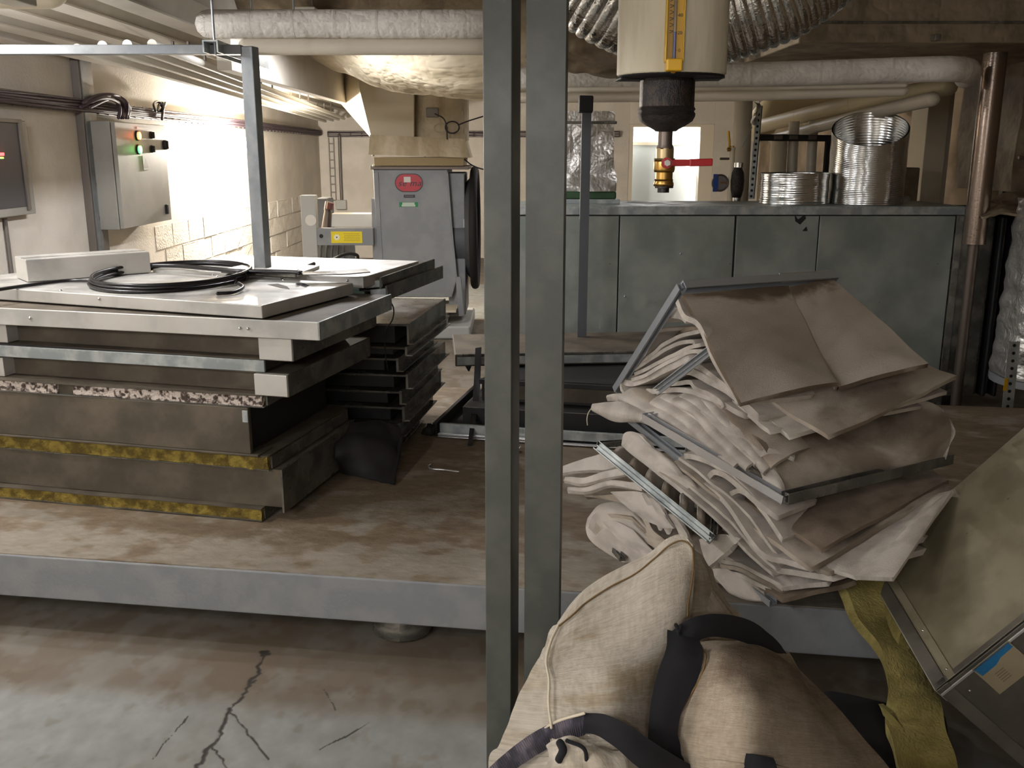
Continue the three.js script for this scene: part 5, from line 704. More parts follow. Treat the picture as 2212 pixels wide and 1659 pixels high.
// ---------- flat pile of panels in the middle ----------
{
  const g3 = 'flat pile between the posts and the casing', t1 = thing('steel_tray', 'big dark steel tray with a shiny turned lip at the bottom of the flat pile', 'tray', g3);
  const P = (x, y, h) => Y(x, y, h), h0 = PT + 0.004, A = Y(935, 940, h0), B = Y(1480, 975, h0), C = Y(1050, 838, h0 + 0.0), e = V().subVectors(B, A).normalize(), o = V(e.z, 0, -e.x), L = 1.35, D = 0.75, at = (l, w, y) => A.clone().addScaledVector(e, l).addScaledVector(o, w).setY(y), sl = (l0, l1, w0, w1, y0, y1, r = 0.002) => obox(at((l0 + l1) / 2, (w0 + w1) / 2, (y0 + y1) / 2), e, V(0, 1, 0), l1 - l0, y1 - y0, w1 - w0, r);
  part(t1, 'floor_sheet', sl(0, L, 0, D, h0, h0 + 0.008), M.blackSheet); part(t1, 'front_wall', sl(0.03, L, 0.012, 0.03, h0 + 0.012, h0 + 0.055), M.galv); part(t1, 'front_lip', [bar(at(0.03, -0.012, h0 + 0.012), at(0.56, -0.012, h0 + 0.012), 0.02, 0.012), bar(at(0.56, -0.01, h0 + 0.004), at(L, -0.01, h0 + 0.004), 0.02, 0.006), bar(at(0.03, -0.022, h0 + 0.003), at(L, -0.022, h0 + 0.003), 0.01, 0.004)], M.bright); part(t1, 'side_wall', sl(0, 0.02, 0, D, h0 + 0.008, h0 + 0.06), M.blackSheet); part(t1, 'inner_shelf', sl(0.1, L, 0.16, D, h0 + 0.008, h0 + 0.1), M.blackSheet); part(t1, 'edge_wire', bar(at(0.1, 0.158, h0 + 0.1), at(L, 0.158, h0 + 0.1), 0.004, 0.004), M.galvDark);
  part(t1, 'corner_rag', cloth([[at(-0.03, 0.02, h0 + 0.05), at(0.02, -0.02, h0 + 0.055)], [at(-0.05, -0.02, h0 + 0.01), at(0.0, -0.04, h0 + 0.012)]], { n: 6, t: 0.01, amp: 0.02, freq: 20 }), M.rubber); seat(t1);
  const t2 = thing('casing_section', 'dark box section in the middle of the flat pile', 'casing section', g3); part(t2, 'shell', sl(0.16, L + 0.02, 0.3, 0.9, h0 + 0.1, 0.478), M.blackSheet); part(t2, 'front_sheet', sl(0.18, L + 0.02, 0.29, 0.3, h0 + 0.115, 0.465), M.brownSheet); part(t2, 'lid_edge', sl(0.15, L + 0.02, 0.285, 0.32, 0.455, 0.478), M.blackSheet); seat(t2);
  const t3 = thing('worn_board', 'worn plank-edged board on top of the flat pile', 'board', g3), T = 0.545, b0 = Y(983, 766, T), b1 = Y(1560, 756, T); const e3 = V().subVectors(b1, b0).normalize(), o3 = V(e3.z, 0, -e3.x), a3 = (l, w, y) => b0.clone().addScaledVector(e3, l).addScaledVector(o3, w).setY(y), s3 = (l0, l1, w0, w1, y0, y1, r) => obox(a3((l0 + l1) / 2, (w0 + w1) / 2, (y0 + y1) / 2), e3, V(0, 1, 0), l1 - l0, y1 - y0, w1 - w0, r);
  part(t3, 'face', s3(0, 1.4, 0.004, 0.55, 0.482, T, 0.004), M.brownSheet); part(t3, 'edge_band', s3(0.01, 1.38, -0.004, 0.006, 0.49, T - 0.012, 0.002), M.galv); part(t3, 'edge_strip', s3(0, 1.4, -0.006, 0.004, T - 0.01, T + 0.002, 0.002), M.galvDark); part(t3, 'torn_tab', cloth([[a3(0.05, 0.01, 0.485), a3(0.085, 0.01, 0.485)], [a3(0.065, 0.0, 0.458), a3(0.072, 0.0, 0.456)]], { n: 4, t: 0.004 }), M.rubber); seat(t3);
  const t4 = thing('strapping', 'black strapping band hanging down over the flat pile', 'strap', g3); part(t4, 'band', cloth([[Z(1027, 752, 4.72), Z(1040, 750, 4.72)], [Z(1022, 850, 4.55), Z(1036, 850, 4.55)], [Z(1014, 930, 4.2), Z(1024, 930, 4.2)], [Y(1010, 962, PT + 0.008), Y(1018, 962, PT + 0.008)]], { n: 6, t: 0.004 }), M.rubber); seat(t4);
  const k = thing('metal_clip', 'small bright clip on the plinth seen between the posts', 'clip'); part(k, 'clip', bar(Y(1118, 974, PT + 0.01), Y(1122, 966, PT + 0.014), 0.012, 0.008), M.bright); part(k, 'pin', cyl(Y(1121, 968, PT + 0.014), Y(1124, 965, PT + 0.03), 0.003), M.bright); seat(k);
}

// ---------- pile of bag filters ----------
const BF = 'used bag filters thrown in a pile on the plinth';
function rail(p, A, B, up, mat = M.zinc, w = 0.024, h = 0.02) { return part(p, 'frame_rail', run(A, B, [[-w / 2, 0], [w / 2, 0], [w / 2, h], [w / 2 - 0.003, h], [w / 2 - 0.003, 0.005], [0.002, 0.005], [0.002, h * 0.7], [-0.001, h * 0.7], [-0.001, 0.005], [-w / 2 + 0.003, 0.005], [-w / 2 + 0.003, h], [-w / 2, h]], up), mat); }
const quad = (a, b, c, d, o = {}) => { // a-b root edge, d-c tip edge; softly bulged
  const m = (p, q, t) => p.clone().lerp(q, t), sag = o.sag ?? 0, lift = o.lift ?? 0.012, rows = [];
  for (let i = 0; i <= 3; i++) { const v = i / 3, L = m(a, d, v), R = m(b, c, v), row = []; for (let j = 0; j <= 3; j++) { const u = j / 3, p = m(L, R, u); p.y += lift * Math.sin(Math.PI * u) * Math.sin(Math.PI * v) - sag * v * v + (o.curl ?? 0) * (u - 0.5) * v; row.push(p); } rows.push(row); }
  return cloth(rows, { n: 5, t: o.t ?? 0.014, amp: o.amp ?? 0.006, freq: o.freq ?? 7, puff: o.puff ?? 0.006, off: o.off ?? rnd() * 20 });
};
const pk = (t, name, pts, mat, o) => { const q = pts.map((p) => Z(...p)); return part(t, name, quad(q[0], q[1], q[2], q[3], o), mat); };
// cloth that follows a drawn edge and runs back along a direction
const fold = (t, pts, along2, mat, o = {}) => { const r = pts.map((p) => Z(...p)); return part(t, 'pocket', cloth([r, r.map((p) => p.clone().addScaledVector(along2, 0.5)), r.map((p) => p.clone().add(along2))], { n: 5, t: o.t ?? 0.012, amp: o.amp ?? 0.003, freq: 9, puff: o.puff ?? 0 }), mat); };
{ // topmost: stands like a tent, frame behind, pockets hanging towards the camera
  const t = thing('bag_filter', 'topmost bag filter, propped like a tent with a broad creased pocket in front', 'air filter', BF);
  const a = Z(1470, 612, 2.75), b = Z(1800, 591, 3.0), c = Z(1330, 835, 3.15), u = V().subVectors(b, a), dd = c.clone().add(u);
  const nF = V().crossVectors(u, V().subVectors(c, a)).normalize(); if (nF.z > 0) nF.negate();
  rail(t, a, b, nF.clone().negate(), M.zinc, 0.03, 0.026); rail(t, a, c, nF.clone().negate(), M.zinc, 0.026, 0.022); rail(t, c, dd, nF.clone().negate()); rail(t, b, dd, nF.clone().negate());
  part(t, 'tape', obox(Z(1740, 597, 2.94), u, V(0, 0.4, 1), 0.2, 0.003, 0.03, 0.001), M.foil, 'shiny strip of tape');
  // outer pocket, in two halves with the seam between
  const p = (x, y, d) => Z(x, y, d), P1 = [[p(1472, 640, 2.72), p(1700, 622, 2.9), p(1797, 606, 2.98)], [p(1500, 690, 2.66), p(1735, 690, 2.82), p(1850, 650, 2.92)], [p(1545, 770, 2.53), p(1770, 760, 2.7), p(1925, 718, 2.8)], [p(1600, 874, 2.36), p(1812, 834, 2.5), p(2004, 791, 2.62)]];
  const full = P1.map((r, i) => { const m0 = r[0].clone().lerp(r[1], 0.5), m1 = r[1].clone().lerp(r[2], 0.5), e = 0.004 + 0.006 * i / 3; return [r[0], m0.add(V(0, e, e)), r[1].clone().add(V(-0.012, 0.002, 0)), r[1].clone().add(V(0.004, -0.007 * i / 3 - 0.002, -0.004)), m1.add(V(0, 0.003, 0.003)), r[2]]; });
  part(t, 'pocket', cloth(full, { n: 7, t: 0.014, amp: 0.005, freq: 6, off: 3 }), M.feltHem, 'creased pocket with a soiled brown hem');
  // side edge folds of the outer pocket
  fold(t, [[1462, 650, 2.74], [1478, 685, 2.68], [1510, 705, 2.63], [1540, 775, 2.54], [1575, 830, 2.44], [1596, 872, 2.38]], u.clone().multiplyScalar(0.5).add(V(-0.02, -0.02, -0.03)), M.felt, { t: 0.016 });
  // the gable: pockets seen edge-on
  const back = u.clone().multiplyScalar(0.8);
  fold(t, [[1428, 690, 2.9], [1434, 681, 2.88], [1452, 678, 2.85], [1472, 681, 2.8], [1484, 690, 2.77]], back, M.felt, { t: 0.03, puff: 0.004 });
  fold(t, [[1420, 715, 2.96], [1409, 725, 2.98], [1400, 745, 3.0], [1393, 765, 3.02], [1375, 780, 3.05]], back, M.felt, { t: 0.01 });
  fold(t, [[1425, 708, 2.95], [1455, 716, 2.9], [1490, 706, 2.83], [1512, 708, 2.78]].map(([x, y, d]) => [x, y + 4, d + 0.12]), back, M.feltBrown, { t: 0.012 });
  fold(t, [[1376, 786, 3.04], [1392, 776, 3.01], [1412, 764, 2.98], [1436, 743, 2.94], [1474, 725, 2.88], [1512, 716, 2.82]], back, M.felt);
  fold(t, [[1369, 797, 3.05], [1388, 786, 3.02], [1412, 772, 2.98], [1456, 745, 2.91], [1492, 738, 2.84], [1500, 745, 2.83]], back, M.felt);
  fold(t, [[1370, 808, 3.05], [1395, 797, 3.0], [1428, 781, 2.95], [1474, 757, 2.87], [1516, 744, 2.8]], back, M.felt);
  fold(t, [[1364, 821, 3.05], [1390, 812, 3.0], [1420, 796, 2.95], [1455, 776, 2.89], [1490, 761, 2.83], [1522, 760, 2.78]], back, M.felt);
  fold(t, [[1344, 819, 3.1], [1352, 826, 3.08], [1372, 827, 3.04], [1404, 815, 2.99], [1447, 794, 2.91], [1490, 772, 2.84]], back, M.felt, { t: 0.02 });
  fold(t, [[1340, 825, 3.1], [1342, 840, 3.08], [1350, 853, 3.06], [1356, 858, 3.04]], back, M.felt);
  seat(t);
}
{ // second: slides out under it, three pointed pocket corners
  const t = thing('bag_filter', 'bag filter just under the topmost, three pointed pocket corners fanned out', 'air filter', BF);
  const a = Z(1424, 842, 2.9), b = Z(1540, 754, 2.72); rail(t, a, b, V(-0.3, 0.3, 1).normalize(), M.zinc, 0.026, 0.022); const c2 = V(0.3, -0.06, -0.3); rail(t, b, b.clone().add(c2), V(0, 1, 0)); rail(t, a.clone().add(c2), b.clone().add(c2), V(0, 1, 0));
  pk(t, 'pocket', [[1560, 800, 2.9], [1900, 745, 3.05], [2066, 817, 2.74], [1790, 948, 2.33]], M.feltDusty, { t: 0.012, lift: 0.02, amp: 0.006 });
  pk(t, 'pocket', [[1540, 815, 2.94], [1870, 770, 3.05], [2045, 850, 2.78], [1706, 945, 2.38]], M.felt, { t: 0.012, lift: 0.01 });
  pk(t, 'pocket', [[1525, 825, 2.96], [1840, 790, 3.05], [1990, 880, 2.8], [1664, 935, 2.41]], M.felt, { t: 0.012, lift: 0.005 });
  const back = V(0.42, -0.03, -0.2);
  fold(t, [[1500, 790, 2.9], [1520, 800, 2.85], [1560, 830, 2.72], [1600, 865, 2.6]], back, M.felt, { t: 0.018 });
  fold(t, [[1470, 806, 2.93], [1490, 803, 2.9], [1530, 822, 2.8], [1580, 850, 2.68], [1640, 905, 2.5]], back, M.felt, { t: 0.022 });
  fold(t, [[1422, 834, 3.0], [1450, 830, 2.95], [1488, 826, 2.88], [1500, 838, 2.84], [1530, 850, 2.77], [1556, 868, 2.7], [1562, 882, 2.68]], back, M.felt, { t: 0.014 });
  fold(t, [[1396, 845, 3.02], [1420, 846, 2.98], [1470, 842, 2.9], [1540, 862, 2.75], [1610, 900, 2.58]], back, M.felt, { t: 0.016 });
  seat(t);
}
{ // third: the rounded bulging pockets over the bright long rail
  const t = thing('bag_filter', 'bag filter with a rounded bulging pocket, its shiny corner rail pointing at the camera', 'air filter', BF);
  const k = Z(1695, 1087, 2.42), a = Z(1392, 908, 2.86), b = Z(2050, 1000, 2.76), c = a.clone().add(b).sub(k); rail(t, k, a, V(0, 1, 0), M.bright, 0.028, 0.024); rail(t, k, b, V(0, 1, 0), M.galvDark, 0.028, 0.03); rail(t, a, c, V(0, 1, 0)); rail(t, b, c, V(0, 1, 0));
  const p = (x, y, d) => Z(x, y, d);
  part(t, 'pocket', cloth([[p(1692, 1072, 2.48), p(1850, 1040, 2.6), p(1960, 1015, 2.68), p(2042, 988, 2.76)], [p(1668, 1010, 2.5), p(1830, 985, 2.58), p(1950, 985, 2.64), p(2046, 955, 2.72)], [p(1640, 962, 2.56), p(1800, 952, 2.62), p(1930, 955, 2.66), p(2052, 925, 2.75)], [p(1610, 930, 2.66), p(1790, 910, 2.74), p(1920, 900, 2.8), p(2035, 888, 2.86)], [p(1600, 905, 2.8), p(1760, 880, 2.9), p(1900, 862, 2.96), p(1990, 868, 3.0)]], { n: 6, t: 0.014, amp: 0.008, freq: 5 }), M.feltDusty);
  part(t, 'pocket', cloth([[p(2030, 890, 2.84), p(2054, 925, 2.75), p(2044, 960, 2.72), p(2036, 992, 2.73)], [p(2020, 886, 2.9), p(2048, 920, 2.85), p(2040, 965, 2.82), p(2028, 985, 2.8)]], { n: 6, t: 0.018, amp: 0.006, freq: 14 }), M.felt);
  // folded pocket ends, layer over layer down to the corner
  const spine = [[1345, 853, 3.04], [1425, 850, 2.96], [1475, 849, 2.9], [1520, 852, 2.85]], foot = [[1560, 990, 2.64], [1606, 1000, 2.57], [1640, 1004, 2.53], [1668, 1012, 2.49]];
  const sheetAt = (k, dx, dy, th, mat, w = 46) => { // one flat folded pocket end lying diagonally
    const a = spine[k], b = foot[k], rows = []; for (let i = 0; i <= 4; i++) { const f = i / 4, x = lerp(a[0], b[0], f) + dx, y = lerp(a[1], b[1], f) + dy - 10 * Math.sin(Math.PI * f) + 5 * Math.sin(9 * f + k), d = lerp(a[2], b[2], f); rows.push([p(x + w, y - w * 0.42, d + 0.1), p(x + w * 0.5, y - w * 0.3, d + 0.03), p(x, y, d - 0.012), p(x - 6, y + 9, d), p(x + 12, y + 16, d + 0.04)]); } return part(t, 'pocket', cloth(rows, { n: 6, t: th, amp: 0.005, freq: 12 }), mat); };
  sheetAt(0, 0, 0, 0.01, M.felt, 60); sheetAt(0, 22, -6, 0.009, M.feltDusty); sheetAt(1, -14, 10, 0.01, M.felt, 60); sheetAt(1, 6, 0, 0.009, M.felt); sheetAt(2, -18, 8, 0.009, M.felt); sheetAt(2, 0, 0, 0.01, M.felt, 70); sheetAt(3, -10, 6, 0.009, M.felt); sheetAt(3, 8, -4, 0.01, M.feltDusty, 90);
  part(t, 'pocket', cloth([[p(1482, 868, 2.86), p(1530, 858, 2.86), p(1590, 862, 2.84), p(1640, 885, 2.78)], [p(1520, 900, 2.76), p(1570, 895, 2.74), p(1630, 905, 2.7), p(1680, 930, 2.66)], [p(1575, 950, 2.64), p(1620, 945, 2.61), p(1670, 955, 2.58), p(1710, 970, 2.56)], [p(1636, 998, 2.53), p(1660, 985, 2.52), p(1690, 985, 2.51), p(1716, 995, 2.5)]], { n: 7, t: 0.012, amp: 0.006, freq: 8 }), M.felt);
  part(t, 'pocket', cloth([[p(1640, 1005, 2.53), p(1655, 1000, 2.51), p(1672, 1008, 2.49)], [p(1650, 1035, 2.5), p(1672, 1028, 2.48), p(1690, 1040, 2.47)], [p(1680, 1068, 2.46), p(1690, 1066, 2.45), p(1698, 1072, 2.45)]], { n: 6, t: 0.012, amp: 0.006, freq: 14 }), M.felt);
  part(t, 'pocket', cloth([[p(1565, 992, 2.64), p(1590, 985, 2.6), p(1615, 998, 2.57)], [p(1585, 1010, 2.61), p(1610, 1008, 2.58), p(1640, 1020, 2.54)], [p(1612, 1028, 2.57), p(1632, 1034, 2.54), p(1660, 1050, 2.51)]], { n: 6, t: 0.01, amp: 0.006, freq: 14 }), M.feltDusty);
  // two tongues poking out at the end
  part(t, 'pocket', cloth([[p(1280, 877, 3.02), p(1340, 872, 3.0), p(1395, 892, 2.94), p(1450, 925, 2.84)], [p(1278, 881, 3.0), p(1335, 890, 2.95), p(1390, 902, 2.9), p(1446, 935, 2.83)], [p(1284, 886, 3.0), p(1330, 909, 2.96), p(1385, 909, 2.92), p(1432, 932, 2.86)]], { n: 7, t: 0.012, amp: 0.004, freq: 14, puff: 0.006 }), M.felt);
  part(t, 'pocket', cloth([[p(1312, 859, 3.08), p(1350, 857, 3.06), p(1400, 880, 3.0), p(1440, 908, 2.92)], [p(1311, 863, 3.07), p(1345, 866, 3.03), p(1395, 890, 2.97), p(1436, 918, 2.9)]], { n: 7, t: 0.016, amp: 0.004, freq: 14, puff: 0.006 }), M.felt);
  part(t, 'thread', tube([p(1279, 880, 3.0), p(1271, 892, 3.0), p(1268, 905, 3.0), p(1269, 918, 3.0)], 0.0018, 16, 5), M.threadPale);
  seat(t);
}
{ // fourth: long rail half buried, its pocket rolled over it
  const t = thing('bag_filter', 'bag filter with a rolled pocket draped over its half-buried slanting rail', 'air filter', BF);
  const p = (x, y, d) => Z(x, y, d), a = p(1362, 912, 3.0), b = p(1653, 1140, 2.5); rail(t, a, b, V(0.1, 1, 0.2).normalize(), M.zinc, 0.024, 0.02); const off = V(0.46, 0.02, -0.22); rail(t, a, a.clone().add(off), V(0, 1, 0)); rail(t, b, b.clone().add(off), V(0, 1, 0)); rail(t, a.clone().add(off), b.clone().add(off), V(0, 1, 0));
  part(t, 'pocket', cloth([[p(1346, 962, 2.93), p(1350, 938, 2.94), p(1372, 934, 2.92), p(1392, 942, 2.88)], [p(1372, 985, 2.88), p(1390, 968, 2.86), p(1408, 968, 2.84), p(1424, 980, 2.81)], [p(1416, 1020, 2.8), p(1434, 1006, 2.78), p(1452, 1008, 2.75), p(1466, 1022, 2.73)], [p(1474, 1066, 2.7), p(1490, 1054, 2.68), p(1508, 1060, 2.66), p(1520, 1078, 2.63)]], { n: 7, t: 0.01, amp: 0.007, freq: 12, puff: 0.004 }), M.felt);
  const lay = V(0.3, -0.01, -0.18);
  [[0, 0, M.felt], [16, -12, M.feltDusty], [-14, 12, M.felt], [30, -22, M.felt]].forEach(([dx, dy, mat], i) => fold(t, [[1436 + dx, 1010 + dy, 2.77], [1490 + dx, 1052 + dy, 2.67], [1545 + dx, 1098 + dy, 2.58], [1590 + dx, 1140 + dy, 2.5], [1632 + dx * 0.7, 1188 + dy, 2.43 - i * 0.006], [1678 + dx * 0.4, 1234 + dy, 2.37]], lay, mat, { t: 0.009, amp: 0.006 }));
  const back = V(0.14, 0.0, -0.12);
  fold(t, [[1478, 985, 2.76], [1500, 988, 2.72], [1545, 1005, 2.64], [1590, 1040, 2.54], [1640, 1090, 2.44]], back, M.felt, { t: 0.016 });
  fold(t, [[1530, 1030, 2.66], [1545, 1020, 2.63], [1575, 1035, 2.56], [1620, 1075, 2.47], [1680, 1120, 2.38]], back, M.felt, { t: 0.016 });
  fold(t, [[1578, 1068, 2.58], [1600, 1062, 2.54], [1630, 1085, 2.48], [1665, 1130, 2.4], [1690, 1170, 2.34]], back, M.felt, { t: 0.014 });
  seat(t);
}
{ // fifth: fans out at the lower right
  const t = thing('bag_filter', 'bag filter fanned out low, a pale pocket corner overhanging the tilted duct box', 'air filter', BF);
  pk(t, 'pocket', [[1490, 1012, 2.84], [2000, 1008, 2.88], [2050, 1040, 2.7], [1776, 1189, 2.27]], M.feltBrown, { t: 0.012, lift: 0.012 });
  pk(t, 'pocket', [[1470, 1035, 2.82], [2000, 1030, 2.88], [2054, 1054, 2.64], [1752, 1230, 2.25]], M.feltDusty, { t: 0.014, lift: -0.012 });
  const p = (x, y, d) => Z(x, y, d);
  pk(t, 'pocket', [[1620, 1180, 2.52], [1990, 1085, 2.72], [2056, 1062, 2.54], [1850, 1249, 2.2]], M.felt, { t: 0.012, lift: -0.012, amp: 0.005 });
  pk(t, 'pocket', [[1848, 1249, 2.2], [2030, 1082, 2.5], [2059, 1060, 2.52], [1930, 1252, 2.17]], M.felt, { t: 0.012, lift: 0.004, amp: 0.003 });
  pk(t, 'pocket', [[1560, 1140, 2.62], [1960, 1090, 2.76], [1960, 1180, 2.4], [1790, 1243, 2.25]], M.feltDusty, { t: 0.012, lift: -0.01 });
  fold(t, [[1460, 1010, 2.78], [1490, 1030, 2.72], [1560, 1080, 2.58], [1640, 1190, 2.4], [1700, 1215, 2.34], [1745, 1228, 2.3]], V(0.4, 0.0, -0.2), M.felt, { t: 0.016 });
  fold(t, [[1500, 1090, 2.7], [1540, 1110, 2.62], [1600, 1165, 2.5], [1660, 1225, 2.4], [1730, 1240, 2.34], [1800, 1250, 2.28]], V(0.36, 0.0, -0.2), M.felt, { t: 0.016 });
  const a = p(1880, 1046, 2.72), b = p(1480, 1075, 2.85); rail(t, b, a, V(0, 1, 0), M.galvDark); rail(t, b, b.clone().add(V(0.1, 0, -0.5)), V(0, 1, 0)); rail(t, a, a.clone().add(V(0.1, 0, -0.5)), V(0, 1, 0)); seat(t);
}
{ // sixth: open frame at the left, pocket mouths between its rails
  const t = thing('bag_filter', 'bag filter showing its open pocket mouths between two slanting zinc rails', 'air filter', BF);
  const p = (x, y, d) => Z(x, y, d), a = p(1294, 966, 2.94), b = p(1540, 1167, 2.48), c = p(1346, 962, 3.1), d2 = p(1545, 1102, 2.72); const up = V(0, 1, 0.15).normalize();
  rail(t, a, b, V(-0.25, 0.5, 1).normalize(), M.galv, 0.03, 0.02); rail(t, c, d2, up, M.zinc, 0.022, 0.018); rail(t, a, c, up, M.galvDark, 0.022, 0.018); rail(t, b, d2, up, M.galvDark, 0.022, 0.02);
  for (let i = 0; i < 6; i++) { const k = (i + 0.7) / 6.6, q = a.clone().lerp(b, k), r = c.clone().lerp(d2, k), m = q.clone().lerp(r, 0.5).add(V(0, 0.012, 0)); part(t, 'pocket', cloth([[q.clone().add(V(0.01, 0.004, -0.02)), m.add(V(0, 0.01, -0.01)), r.clone().add(V(0.02, 0.006, 0))], [q.clone().add(V(0.024, -0.008, -0.012)), m.clone().add(V(0.015, -0.012, 0.012)), r.clone().add(V(0.04, -0.012, 0.02))], [q.clone().add(V(0.03, -0.07, -0.03)), m.clone().add(V(0.02, -0.07, 0.0)), r.clone().add(V(0.04, -0.07, 0.01))]], { n: 6, t: 0.009, amp: 0.006, freq: 12 }), i % 2 ? M.feltDusty : M.felt); }
  // pockets that stick out beyond the frame
  part(t, 'pocket', cloth([[p(1208, 1013, 3.06), p(1262, 993, 3.06), p(1318, 980, 3.04), p(1350, 985, 3.0)], [p(1208, 1025, 3.03), p(1265, 1018, 3.0), p(1315, 1016, 2.96), p(1345, 1000, 2.94)]], { n: 7, t: 0.012, amp: 0.004, freq: 12, puff: 0.004 }), M.felt);
  part(t, 'pocket', cloth([[p(1222, 1033, 3.02), p(1262, 1034, 2.98), p(1310, 1020, 2.93), p(1356, 1010, 2.88)], [p(1219, 1042, 3.0), p(1262, 1047, 2.95), p(1310, 1036, 2.9), p(1358, 1026, 2.86)]], { n: 7, t: 0.012, amp: 0.004, freq: 12, puff: 0.005 }), M.felt);
  part(t, 'pocket', cloth([[p(1228, 1056, 3.0), p(1270, 1054, 2.95), p(1322, 1040, 2.9), p(1385, 1045, 2.82)], [p(1226, 1062, 2.98), p(1272, 1064, 2.93), p(1324, 1052, 2.88), p(1390, 1062, 2.8)]], { n: 7, t: 0.014, amp: 0.004, freq: 12, puff: 0.005 }), M.felt);
  part(t, 'pocket', cloth([[p(1262, 1070, 2.98), p(1300, 1068, 2.94), p(1360, 1066, 2.87), p(1420, 1080, 2.78)], [p(1266, 1075, 2.97), p(1320, 1078, 2.92), p(1385, 1096, 2.83), p(1440, 1125, 2.72)]], { n: 6, t: 0.02, amp: 0.008, freq: 12 }), M.feltDusty);
  part(t, 'pocket', cloth([[p(1320, 1062, 2.9), p(1380, 1062, 2.82), p(1420, 1075, 2.75)], [p(1360, 1095, 2.84), p(1400, 1100, 2.77), p(1436, 1108, 2.7)], [p(1394, 1120, 2.78), p(1430, 1138, 2.7), p(1458, 1142, 2.65)]], { n: 7, t: 0.012, amp: 0.006, freq: 10 }), M.felt);
  for (const [x, y, d] of [[1388, 1066, 2.78], [1405, 1075, 2.74], [1446, 1110, 2.66]]) part(t, 'pocket', cloth([[p(x, y, d), p(x + 10, y + 2, d - 0.01), p(x + 22, y + 14, d - 0.03)], [p(x + 22, y + 44, d - 0.02), p(x + 32, y + 44, d - 0.04), p(x + 38, y + 40, d - 0.05)], [p(x + 38, y + 78, d - 0.04), p(x + 44, y + 78, d - 0.05), p(x + 50, y + 66, d - 0.06)]], { n: 6, t: 0.01, amp: 0.005, freq: 16 }), M.felt);
  part(t, 'pocket', cloth([[p(1512, 1166, 2.56), p(1560, 1155, 2.52), p(1604, 1165, 2.47)], [p(1522, 1200, 2.52), p(1548, 1190, 2.5), p(1590, 1180, 2.47)], [p(1530, 1228, 2.49), p(1534, 1226, 2.48), p(1580, 1190, 2.46)]], { n: 7, t: 0.012, amp: 0.004, freq: 12 }), M.felt);
  seat(t);
}
